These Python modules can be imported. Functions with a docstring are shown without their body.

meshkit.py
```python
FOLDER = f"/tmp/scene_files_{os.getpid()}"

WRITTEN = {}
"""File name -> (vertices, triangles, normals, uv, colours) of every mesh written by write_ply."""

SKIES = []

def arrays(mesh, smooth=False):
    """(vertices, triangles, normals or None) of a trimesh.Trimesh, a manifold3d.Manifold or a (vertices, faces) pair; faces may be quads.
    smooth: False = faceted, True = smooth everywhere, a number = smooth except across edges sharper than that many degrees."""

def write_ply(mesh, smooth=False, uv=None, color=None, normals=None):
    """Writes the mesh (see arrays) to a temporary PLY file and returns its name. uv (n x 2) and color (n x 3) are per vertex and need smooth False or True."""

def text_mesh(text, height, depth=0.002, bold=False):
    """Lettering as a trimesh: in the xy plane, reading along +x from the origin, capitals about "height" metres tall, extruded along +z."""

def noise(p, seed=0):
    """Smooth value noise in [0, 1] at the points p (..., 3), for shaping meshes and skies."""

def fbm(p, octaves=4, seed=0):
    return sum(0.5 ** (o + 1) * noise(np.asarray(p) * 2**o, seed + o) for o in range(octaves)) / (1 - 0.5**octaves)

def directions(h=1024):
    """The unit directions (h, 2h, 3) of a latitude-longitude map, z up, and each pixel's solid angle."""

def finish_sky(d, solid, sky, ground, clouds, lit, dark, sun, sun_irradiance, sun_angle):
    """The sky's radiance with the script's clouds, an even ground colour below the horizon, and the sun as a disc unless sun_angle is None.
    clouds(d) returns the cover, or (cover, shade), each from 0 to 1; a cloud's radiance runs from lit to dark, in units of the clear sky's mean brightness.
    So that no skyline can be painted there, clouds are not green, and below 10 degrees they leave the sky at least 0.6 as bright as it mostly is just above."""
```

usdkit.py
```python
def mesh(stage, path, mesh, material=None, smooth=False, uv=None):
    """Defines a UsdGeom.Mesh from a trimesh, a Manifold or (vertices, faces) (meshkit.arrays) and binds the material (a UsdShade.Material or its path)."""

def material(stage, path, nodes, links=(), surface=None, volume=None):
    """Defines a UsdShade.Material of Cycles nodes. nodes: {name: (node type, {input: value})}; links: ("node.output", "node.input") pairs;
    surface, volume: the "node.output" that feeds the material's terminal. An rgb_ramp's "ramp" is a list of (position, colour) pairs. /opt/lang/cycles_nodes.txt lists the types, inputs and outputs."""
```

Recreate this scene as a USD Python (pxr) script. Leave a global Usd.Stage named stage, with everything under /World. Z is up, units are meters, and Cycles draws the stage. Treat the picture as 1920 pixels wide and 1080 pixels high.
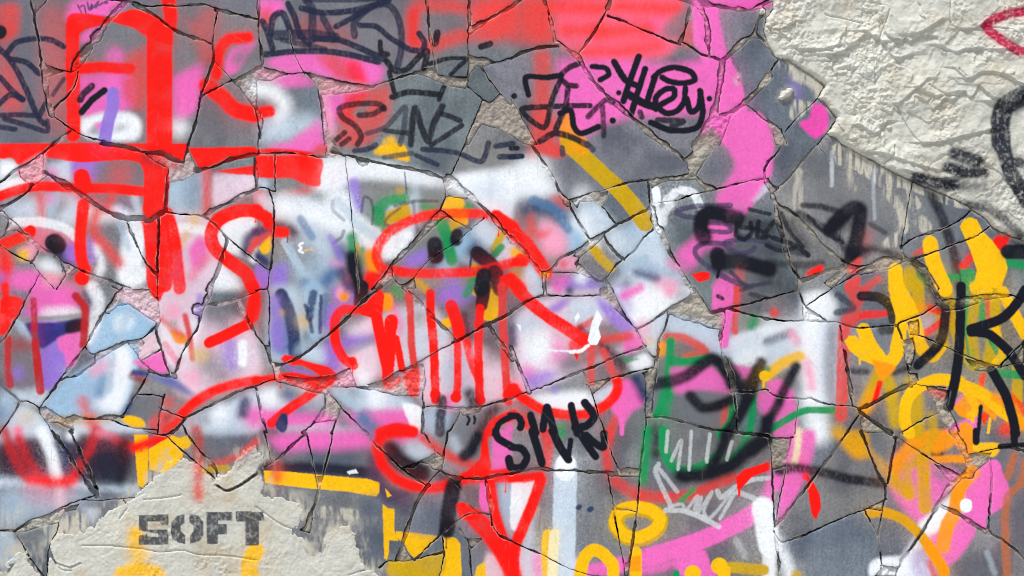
import math, random, numpy as np, shapely, usdkit
from scipy import ndimage as ndi
from scipy.spatial import Delaunay, Voronoi
from shapely.geometry import Polygon, LineString, Point, box
from shapely.ops import unary_union
from pxr import Usd, UsdGeom, UsdLux, UsdShade, Gf, Sdf, Vt

stage = Usd.Stage.CreateInMemory()
UsdGeom.SetStageUpAxis(stage, UsdGeom.Tokens.z)
UsdGeom.SetStageMetersPerUnit(stage, 1.0)
world = UsdGeom.Xform.Define(stage, '/World')
stage.SetDefaultPrim(world.GetPrim())
S = 0.00125                 # metres of wall per unit of the wall's drawing grid
ZC = 1.55                   # height of the drawing's middle above the pavement
# ---------------------------------------------------------------- camera, sky, sun
cam = UsdGeom.Camera.Define(stage, '/World/camera')
cam.AddTranslateOp().Set(Gf.Vec3d(0, -3.2, ZC)); cam.AddRotateXYZOp().Set(Gf.Vec3f(90, 0, 0))
cam.CreateHorizontalApertureAttr(36.0); cam.CreateVerticalApertureAttr(20.25)
cam.CreateFocalLengthAttr(36.0 * 3.2 / 2.4); cam.CreateClippingRangeAttr(Gf.Vec2f(0.05, 500))
cam.CreateExposureAttr(1.5)
SUN = np.array([-0.40, -0.50, 1.15]); SUN /= np.linalg.norm(SUN)
elev, rot = math.asin(SUN[2]), math.atan2(SUN[0], SUN[1])
sky_m = usdkit.material(stage, '/World/Looks/sky', {
    'sky': ('sky_texture', {'sky_type': 'single_scattering', 'sun_disc': False, 'sun_elevation': elev, 'sun_rotation': rot}),
    'hsv': ('hsv', {'saturation': 0.45}),
    'bg': ('background_shader', {'strength': 0.05})}, [('sky.color', 'hsv.color'), ('hsv.color', 'bg.color')], surface='bg.background')
sky = UsdLux.DomeLight.Define(stage, '/World/sky')
UsdShade.MaterialBindingAPI.Apply(sky.GetPrim()).Bind(sky_m)
sky.GetPrim().SetCustomDataByKey('kind', 'structure')
sun = UsdLux.DistantLight.Define(stage, '/World/sun')
sun.CreateIntensityAttr(0.4); sun.CreateAngleAttr(10.0); sun.CreateNormalizeAttr(True); sun.CreateColorAttr(Gf.Vec3f(1.0, 0.975, 0.94))
zax = Gf.Vec3d(*map(float, SUN)); q = Gf.Rotation(Gf.Vec3d(0, 0, 1), zax).GetQuat()
sun.AddOrientOp().Set(Gf.Quatf(q))

# ---------------------------------------------------------------- data of the wall (drawing units; "@col row" opens a panel of 480 x 270, points in quarter units)
CRACKS = """@0 0
30 235,0 255,80 262,180 285,280 300,400 320,490
45 320,490 330,580 345,680 365,800 385,860
15 350,0 330,30 290,70 270,100
10 320,490 400,505 470,530 540,540
p 320,495 470,540 350,580
60 960,0 880,70 810,150 780,200
75 780,200 700,300 600,440 545,520
14 580,540 580,580 560,640 530,690
26 532,680 500,720 430,780 380,850
14 385,860 440,900 520,960 600,1005 700,1040 800,1060 890,1085
30 530,985 450,1040 390,1085
20 950,10 1020,20 1100,50 1180,40 1340,45 1410,40 1520,30 1620,60 1760,100
32 1620,70 1760,100 1925,140
25 1000,30 1120,90 1200,140 1240,180 1300,220 1400,265 1520,300 1600,335
22 1630,80 1610,180 1595,330 1605,440
44 1600,440 1590,480 1560,560 1530,640 1510,690
28 1510,690 1495,780 1470,900 1440,1000 1405,1090
8 1605,460 1660,510 1740,600
20 1740,600 1640,650 1540,700 1500,740
p 1740,600 1860,540 1925,505 1925,810 1900,800 1820,690
25 1790,130 1815,180 1860,260 1925,320
@1 0
26 18,0 20,200 25,300 40,380 45,490
p -5,500 45,490 60,520 250,550 160,580 100,610 -5,595
10 40,500 250,550 340,545 380,545
p 360,535 530,580 690,615 870,640 900,630 880,660 720,690 560,710 490,705 470,660 430,600
p 460,645 490,705 540,960 560,1040 600,1085 510,1085 490,860
22 870,645 1000,605 1100,570 1200,545
p 1190,545 1270,510 1340,510 1360,560 1450,570 1595,575 1580,640 1570,660 1480,650 1380,615 1250,560
26 1282,-5 1290,100 1300,250 1330,380 1350,530
14 1592,-5 1590,200 1590,400 1595,580
25 1600,-5 1605,100 1605,220
50 1605,230 1680,180 1800,110 1925,42
14 1595,410 1640,430 1700,425 1790,465 1850,450 1925,430
p 1595,420 1700,430 1800,465 1690,505 1650,490 1600,560 1580,640
14 1685,500 1760,610 1830,700 1925,810
p 1820,705 1925,800 1925,1010 1840,970 1690,930 1660,980 1600,1085 1565,1085 1620,930 1700,745 1760,770
12 1570,640 1640,690 1700,745 1770,765 1830,710
38 40,900 30,1000 25,1085
34 -5,790 20,880 30,960
@2 0
44 -8,50 65,-4
30 238,-5 270,80 300,200 320,300
42 320,310 420,370 490,420 560,540 640,640 740,740 880,860 960,930 1060,1020 1160,1090
d30 -5,437 80,390 200,355 345,345
60 740,-5 715,60
30 715,60 690,110 640,200 560,320 490,410
22 720,120 840,160 960,215 1080,260 1160,300 1260,335
30 1350,30 1320,120 1300,220 1260,310
25 1260,305 1340,350 1430,410 1540,440 1580,460
56 1375,-5 1400,40 1450,130 1470,220 1470,320 1485,430
46 1390,15 1520,40 1720,70 1800,70 1925,5
50 1580,450 1650,390 1740,300 1820,260
45 1820,260 1840,180 1870,110
50 1820,260 1900,310 1925,350
54 1580,460 1560,620 1540,740 1500,900
74 1500,900 1440,1010 1380,1085
64 1510,920 1620,860 1720,790 1830,690 1925,575
p 1500,930 1640,880 1560,1085 1460,1085
15 1740,780 1800,815 1870,880 1925,915
p -5,740 60,860 190,1085 100,1085 -5,1012
@3 0
12 430,640 400,690 370,740 330,780 240,860 200,900 130,990
p -5,890 100,970 145,1085 60,1085 30,990
10 520,890 440,1000 370,1085
18 80,440 40,500 -5,570
20 -5,340 60,430 150,450 270,530 430,640
14 370,740 440,800 520,890
@3 1
18 375,-5 260,120 150,260 70,330
10 70,330 -5,268
18 112,-5 60,80 -5,130
28 70,330 20,380 60,440 150,490 220,540 320,650 400,740 500,830 600,900 650,920
36 -5,285 50,400 70,540 110,660 130,790 170,920 235,1010 222,1090
14 550,-5 700,80 820,145 960,220 1100,290 1250,350 1400,415 1500,465 1530,490
12 1530,490 1640,570 1700,640 1900,720 1925,735
20 1530,490 1440,570 1330,630 1200,670 1060,720 1010,770
8 1085,280 1050,480 1030,600 1010,700 1000,780
36 610,900 520,930 420,960 300,1010 235,1025
p 420,1040 480,1085 560,1000 700,920 600,900
20 630,930 760,900 860,850 1000,860
p 660,960 860,860 1050,870 900,940 700,980
12 470,1090 600,1010 740,940 900,930
16 1660,620 1560,690 1380,760 1160,840 1050,880
46 1030,860 1150,920 1240,1040 1270,1085
26 1000,770 1020,860
@0 1
26 395,-5 330,60 230,130 130,180 60,240 -5,292
p 130,180 330,60 320,190 360,230 230,330 200,290 150,250
d42 340,210 430,270 540,330 640,400 760,480 860,530 960,560
d30 235,310 200,360 100,430 -5,482
36 -5,498 60,560 140,640 220,710 300,780
p 60,580 140,640 60,660 30,690
10 70,580 30,680 -5,715
12 -5,750 110,830 230,890 300,970 405,1085
20 300,780 260,860 230,890
22 290,770 400,830 480,890 570,930 700,980 840,1030 980,1085
p 370,820 480,890 560,930 500,990 430,850
12 560,935 480,1000 425,1090
12 300,970 238,1085
d30 755,-5 940,20 1080,60 1200,60 1300,110 1370,130
p 1080,60 1300,110 1375,130 1395,20 1405,20 1420,80 1460,170 1500,200 1370,270 1270,290 1260,180 1140,120
d30 1480,195 1600,170 1740,110 1925,75
16 1408,-5 1400,60
30 1270,180 1250,350 1240,500
d40 950,560 1070,555 1110,580 1190,530 1240,500
d22 1190,520 1190,700 1180,900 1185,960
24 950,590 1010,720 1060,830 1100,900 1180,985
14 1180,970 1180,1085
16 1230,510 1400,530 1520,540 1580,580 1650,640 1750,740 1850,820 1925,882
36 1530,535 1620,480 1720,440 1800,390 1925,338
34 1660,650 1700,720 1670,820 1640,930 1600,1020 1555,1090
14 1900,90 1910,250 1920,340
@1 1
26 25,-8 16,75
16 -5,70 100,70 200,65 320,75 430,90 530,100
40 540,-5 535,95
p 520,-5 590,30 670,90 560,105
d24 570,55 700,90 850,120 960,150 1130,180 1280,210 1410,260
18 1572,-5 1520,110 1455,245
40 1440,240 1560,340 1680,450 1760,530 1850,640 1930,735
p 1400,250 1460,235 1530,300 1480,300 1460,340 1420,350
30 1440,290 1425,380
20 1430,370 1380,490 1280,600 1180,730 1080,830 1010,910
p 1380,500 1430,540 1390,570 1290,660 1180,770 1060,890 1000,920 1090,820 1180,720 1290,600
15 1430,385 1500,400 1590,410
22 1390,500 1470,560 1540,600 1615,640
12 1610,640 1710,555
10 1610,640 1500,740 1400,800 1290,880 1230,940 1180,1010
30 1020,900 960,990 870,1090
p 960,990 1020,920 1030,1010 930,1085 880,1085
18 1020,1000 1090,1060 1185,1005
p 1090,1060 1180,1010 1200,1085 1100,1085
10 143,80 140,200 145,355
14 -5,342 50,325 145,358
16 95,345 130,450 135,560 130,680 125,800 110,920 100,960 85,1085
10 -5,868 60,920 110,945
20 -5,90 8,200 10,330
7 668,80 690,300 750,850 772,1120
p 750,110 765,150 800,170 840,155 855,120
@2 1
46 138,-5 200,80 260,180 320,280 370,380 420,450
40 420,440 470,530
22 470,530 520,620 590,720
16 430,420 560,380 700,340 850,295 1000,270 1140,250 1240,240 1340,220
p 430,410 560,385 720,355 690,460 620,430 510,430 490,480
30 1140,-5 1240,70 1320,135
p 1300,100 1350,60 1395,-5 1545,-5 1450,120 1380,230 1330,215 1310,130
p 1030,275 1240,240 1340,220 1390,240 1440,290 1530,325 1480,350 1440,340 1380,270 1260,270 1130,280 1050,330
26 1022,270 1028,380 1040,480
14 1925,258 1800,270 1700,295 1600,320 1500,345 1440,360 1350,380 1240,420 1150,435 1070,445
20 1925,130 1890,200 1900,260
28 1050,475 950,520 860,570 780,605
28 790,600 700,660 590,725
18 610,430 690,480 740,550 785,605
30 600,720 520,780 420,830 360,860 320,920 255,965
p 590,720 700,685 600,780 500,850 460,840 560,740
26 690,690 740,770 790,830 840,865
16 1070,630 990,700 920,800 840,860 780,910 720,990 670,1035
16 480,885 560,950 620,1010 680,1035
14 260,962 400,965 500,970 570,990
20 505,845 480,900
p 480,900 540,960 650,1040 600,1010 500,975
60 1060,480 1070,590 1115,650
46 1110,640 1160,760 1220,880 1270,960 1320,1050 1345,1090
30 -5,695 60,760 130,850 200,930 240,985
38 240,970 245,1085
26 695,1015 745,1090
@0 2
22 240,-5 190,90 150,180 90,280 40,370 -5,415
10 340,-5 400,20 360,50 290,130 190,200 100,300
22 930,-5 870,50 800,150 740,250 690,340 640,430 560,540 470,660 390,770 295,900
12 840,-12 890,10
p 930,10 1120,10 1170,80 1180,160 1170,260 1140,240 960,120 880,130 820,190 790,190 870,60
28 1180,80 1185,240 1170,330 1200,420 1230,520 1260,620 1315,665
14 1180,-5 1180,100
20 1165,290 1110,340 1060,380 960,400 870,430 800,470 690,495 640,445
p 710,490 870,430 950,410 880,450 770,520 710,550
20 740,540 640,610 570,660 490,675 440,700
12 950,405 1020,490 1060,550 1140,625
p 960,400 1060,390 1080,410 1040,510
12 1060,540 1210,462
28 1120,620 1220,660 1310,650
22 1110,640 1060,740 1010,810 950,910 910,970
14 1020,800 1150,800 1235,820
18 1235,800 1210,890 1190,1000 1180,1085
14 1195,900 1290,940 1390,980
22 1385,975 1480,930 1580,880 1700,820 1800,770 1925,735
p 1700,850 1900,780 1910,820 1760,860
36 1390,980 1340,1040 1290,1085
18 1360,1010 1385,1060 1400,1095
20 -5,725 80,790 150,850 210,850 295,905
14 150,850 110,920 60,1000 20,1050 -5,1090
p 290,900 340,890 480,980 550,950 620,970 720,980 800,950 900,960 840,990 700,990 560,985 540,1020 560,1070 480,1040 430,1010 360,1010 300,950
20 300,940 360,1030 395,1090
28 500,980 545,1085
14 830,985 920,1030 1080,1060 1185,1065
22 720,980 820,955 920,965
46 1590,-5 1550,80 1510,150
p 1435,150 1450,120 1490,112 1530,150 1515,200 1480,212 1440,190
22 1505,190 1480,300 1430,380 1370,480 1330,590 1310,665
28 1550,125 1700,110 1795,90
12 1700,105 1800,80 1925,28
32 1785,95 1830,190 1880,280 1925,355
@1 2
14 80,-5 100,80 100,200 95,320 100,400 110,560
10 -5,20 85,5
16 -5,345 60,430 100,520 115,565
p 70,430 105,430 110,550
d22 110,560 200,570 280,540 380,480 480,400 580,320 680,230 760,140 850,60 935,-5
18 115,560 140,640 160,700
p 120,560 200,570 180,620 200,660 370,680 480,670 590,650 700,600 760,740 650,735 560,740 500,780 420,780 250,720 170,710 140,690
16 -5,742 80,700 150,690 240,720 340,750 430,780 520,790
12 830,725 940,700 1040,640 1150,590 1240,540 1340,480 1480,410
p 960,700 1060,640 1200,580 1250,570 1250,740 1220,810 1060,810 950,780 840,750 850,720
20 740,740 860,755
14 480,770 560,745 760,740
28 -5,745 20,850 50,980 80,1085
18 520,760 560,820 630,890 720,980 800,1060 835,1090
p 510,780 560,800 640,890 610,990 450,1010 400,1050 440,990 520,880
20 635,890 600,1000 565,1090
20 450,1005 345,1085
38 1095,-5 1180,60 1250,130 1330,220 1410,300 1490,385
d24 1470,412 1580,360 1680,300 1760,260 1850,220 1925,178
32 1750,275 1800,360 1860,450 1925,545
28 1250,575 1260,700 1250,820 1260,900
24 1250,890 1250,1085
20 1250,890 1400,890 1560,900 1680,890 1800,860 1925,828
p 1300,890 1560,905 1690,895 1680,930 1560,960 1530,920
24 1530,925 1490,1020 1435,1090
@2 2
26 245,-5 250,50
24 -5,175 60,130 160,80 250,50
14 250,55 400,60 550,60 660,52
p 660,-5 750,-5 790,100 850,200 930,310 880,260 770,150 720,100 655,55
18 930,315 1010,270 1100,210 1180,150 1260,110 1345,55
18 925,300 970,390 1010,470 1060,520 1095,520
22 1175,170 1160,260 1130,340 1100,400 1095,480 1085,530
p 1180,155 1340,70 1350,-5 1375,-5 1470,150 1500,180 1600,170 1600,260 1570,310 1480,280 1380,260 1300,235 1195,200
d18 1490,182 1620,150 1720,130 1840,100 1925,68
22 1620,155 1750,190 1870,220 1925,232
46 1575,290 1565,400 1590,520 1640,640 1660,770
22 1660,760 1680,900 1690,1085
18 1650,778 1800,780 1900,760 1925,768
14 1180,200 1300,240 1400,265 1500,300 1570,315
28 130,785 80,650 30,540 -5,445
18 -5,832 60,800 130,775 260,730 400,670 530,620 640,580 760,520 870,480 1000,438
16 560,722 680,690 820,660 950,620 1075,598
14 530,620 570,720 620,850 660,980 700,1085
p 580,730 740,690 600,800
p 980,640 1090,590 1085,680 1060,790 1050,960 1000,980 1000,820 1000,680
34 1080,520 1080,610
20 1005,950 1000,1085
22 1030,968 1150,970 1280,1000 1400,1040 1560,1070 1700,1085
@3 2
14 -5,82 100,50 230,18
20 222,-5 250,80 280,140
14 502,-5 400,60 285,135
20 265,130 270,235
p 265,125 300,150 440,240 340,250 265,240
14 -5,228 100,245 250,245 400,250 520,255 640,295 740,295 860,285 980,280
12 960,290 1010,250 1130,210 1200,170 1270,125
p 1050,260 1130,240 1140,340 1080,350
p 1255,120 1330,90 1500,80 1600,60 1700,55 1840,60 1640,90 1450,160 1340,170
14 1300,90 1450,75 1600,55 1750,45 1850,60 1925,105
44 1250,-5 1290,110
14 545,280 560,400 575,500
d28 580,480 600,620 620,760 635,890
16 975,285 1010,400 1030,520 1060,640 1080,745
p 1010,400 1090,370 1110,500 1080,590 1040,560
p 1050,640 1120,640 1130,700 1070,740
14 1075,345 1130,350 1270,410 1440,490 1600,550 1750,592
14 1730,598 1830,490 1925,395
p 1840,565 1925,400 1925,565
10 1740,588 1925,560
p 1480,530 1710,585 1660,625 1560,620
14 -5,778 100,820 270,830 310,820 400,860 520,880 620,885 690,908
d34 680,912 780,870 900,800 1030,740 1110,715
18 700,930 640,1010 595,1090
p 700,970 740,960 860,1030 920,1085 720,1085 690,1010
d24 690,930 800,1000 930,1090
12 1100,722 1190,735 1330,745
p 1190,740 1370,770 1350,880 1400,980 1440,1085 1330,1030 1270,920 1240,820
12 1280,938 1160,990 1060,1050 985,1090
7 230,830 200,1095
@0 3
d36 390,-5 450,80 520,180 590,290 660,390 730,480
d26 520,-5 560,60 620,200 680,320 740,460
d14 725,478 600,510 480,560 330,630 200,680 100,745
p 110,740 210,680 400,600 590,540 570,580 480,600 440,680 270,720 140,760
16 -5,740 115,740
18 110,740 150,810 210,920 250,980 330,1090
12 440,680 420,760 380,830 360,920 350,1085
10 610,510 750,515 900,500 1000,490 1085,462
14 930,510 950,560 920,620 900,650
16 1075,-5 1180,20 1240,20 1310,-10
16 1230,15 1310,90 1390,160 1470,230 1540,290 1610,345 1670,440
26 1385,-15 1470,110 1560,210 1620,280 1640,340
@1 3
20 60,-5 90,100 125,230
28 375,10 270,100 190,180 120,230
14 125,228 60,270 -5,312
13 378,10 410,140 430,250 450,340 470,440
13 578,-5 555,130 520,250 500,340 475,440
p 445,335 500,335 475,440
34 472,440 440,540 400,640 370,720
p 370,700 430,640 400,760 330,740
20 825,-5 880,80 960,150 1030,220 1100,280 1180,340 1270,395
20 1255,-5 1300,80 1360,170
24 1440,-5 1420,100 1400,200 1380,295
p 1095,270 1200,230 1290,190 1360,155 1405,190 1390,250 1375,295 1330,280 1290,240 1230,230 1180,270
14 1380,290 1330,340 1275,400
34 1290,400 1220,500 1170,620 1130,740 1100,830
14 1100,830 1040,965
20 1100,830 1140,920 1190,965
p 1090,850 1140,930 1190,960 1050,970
14 925,1020 980,970 1050,970 1180,960 1280,930 1410,902
20 1185,965 1280,870 1370,780 1480,690 1580,620 1680,610 1760,620
14 1395,780 1410,900 1390,1030 1375,1090
26 1375,285 1440,330 1520,350 1600,350 1700,350 1800,330 1925,308
14 1450,330 1520,400 1580,520 1660,610
p 1390,300 1560,340 1510,395
34 1720,355 1740,460 1760,560 1770,700
22 1770,690 1820,770 1925,825
14 1490,675 1520,720 1580,800 1600,900 1610,1000 1620,1085
12 1580,800 1690,805
p 1590,800 1690,808 1610,880
@2 3
13 690,-5 740,140 800,285
14 995,-5 980,140 960,280 950,450 938,610
28 -5,312 200,272 320,290 450,285 560,300 700,300 800,305
p 800,290 860,265 970,280 955,340 850,340 740,330 720,310
15 722,315 740,440 770,570 775,650 800,780 835,980
22 768,575 860,585 940,600
24 935,600 920,720 900,860 880,980 860,1085
p 840,985 885,985 870,1085 845,1085
13 -5,818 100,870 230,920 320,970 420,1020 500,1050 660,1085
28 1560,-8 1680,0 1750,10 1925,30
@3 3
d18 15,40 30,200 35,400 45,580 50,710
p 20,50 165,45 130,260 35,285
14 -5,40 100,48 185,40
12 172,40 150,200 120,350 80,550 60,690
24 602,-5 540,80 470,180 390,280 310,390 220,500 130,620 50,710
d22 698,-5 750,120 790,230 830,320 885,410
d22 962,40 930,200 900,380
22 850,-5 965,50 1010,10
15 960,35 1080,110 1200,190 1320,260 1450,330
28 880,390 880,515
18 890,505 800,550 700,590 500,670 300,760 120,825 70,800 45,745
26 55,780 80,950 90,1085
15 720,575 770,680 820,780 840,900 860,1015
15 870,530 840,680 820,790
p 740,570 880,510 860,580 840,590
46 1385,-5 1450,80 1490,180 1510,230
14 1530,165 1640,140 1750,118
38 1740,120 1800,110 1925,142
p 1480,170 1540,160 1680,160 1640,230 1560,300 1540,350 1460,350 1430,330 1490,280
44 1470,340 1380,400 1290,520 1240,610
30 1250,590 1200,680 1140,780 1060,890 1000,960
40 1290,550 1420,610 1560,700 1660,760
24 1650,750 1760,810 1850,880 1925,955
22 1665,200 1680,350 1670,500 1660,650 1650,750
16 850,1005 980,1015 1010,945
16 862,1010 795,1090
p 855,1015 985,1015 960,1085 810,1085
p 1250,240 1330,270 1450,330 1370,380
@1 0
6 250,230 265,330 300,430 345,520 365,560
@3 1
6 350,-20 420,60 470,130
@0 1
6 590,-30 600,60 585,150"""
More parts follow.
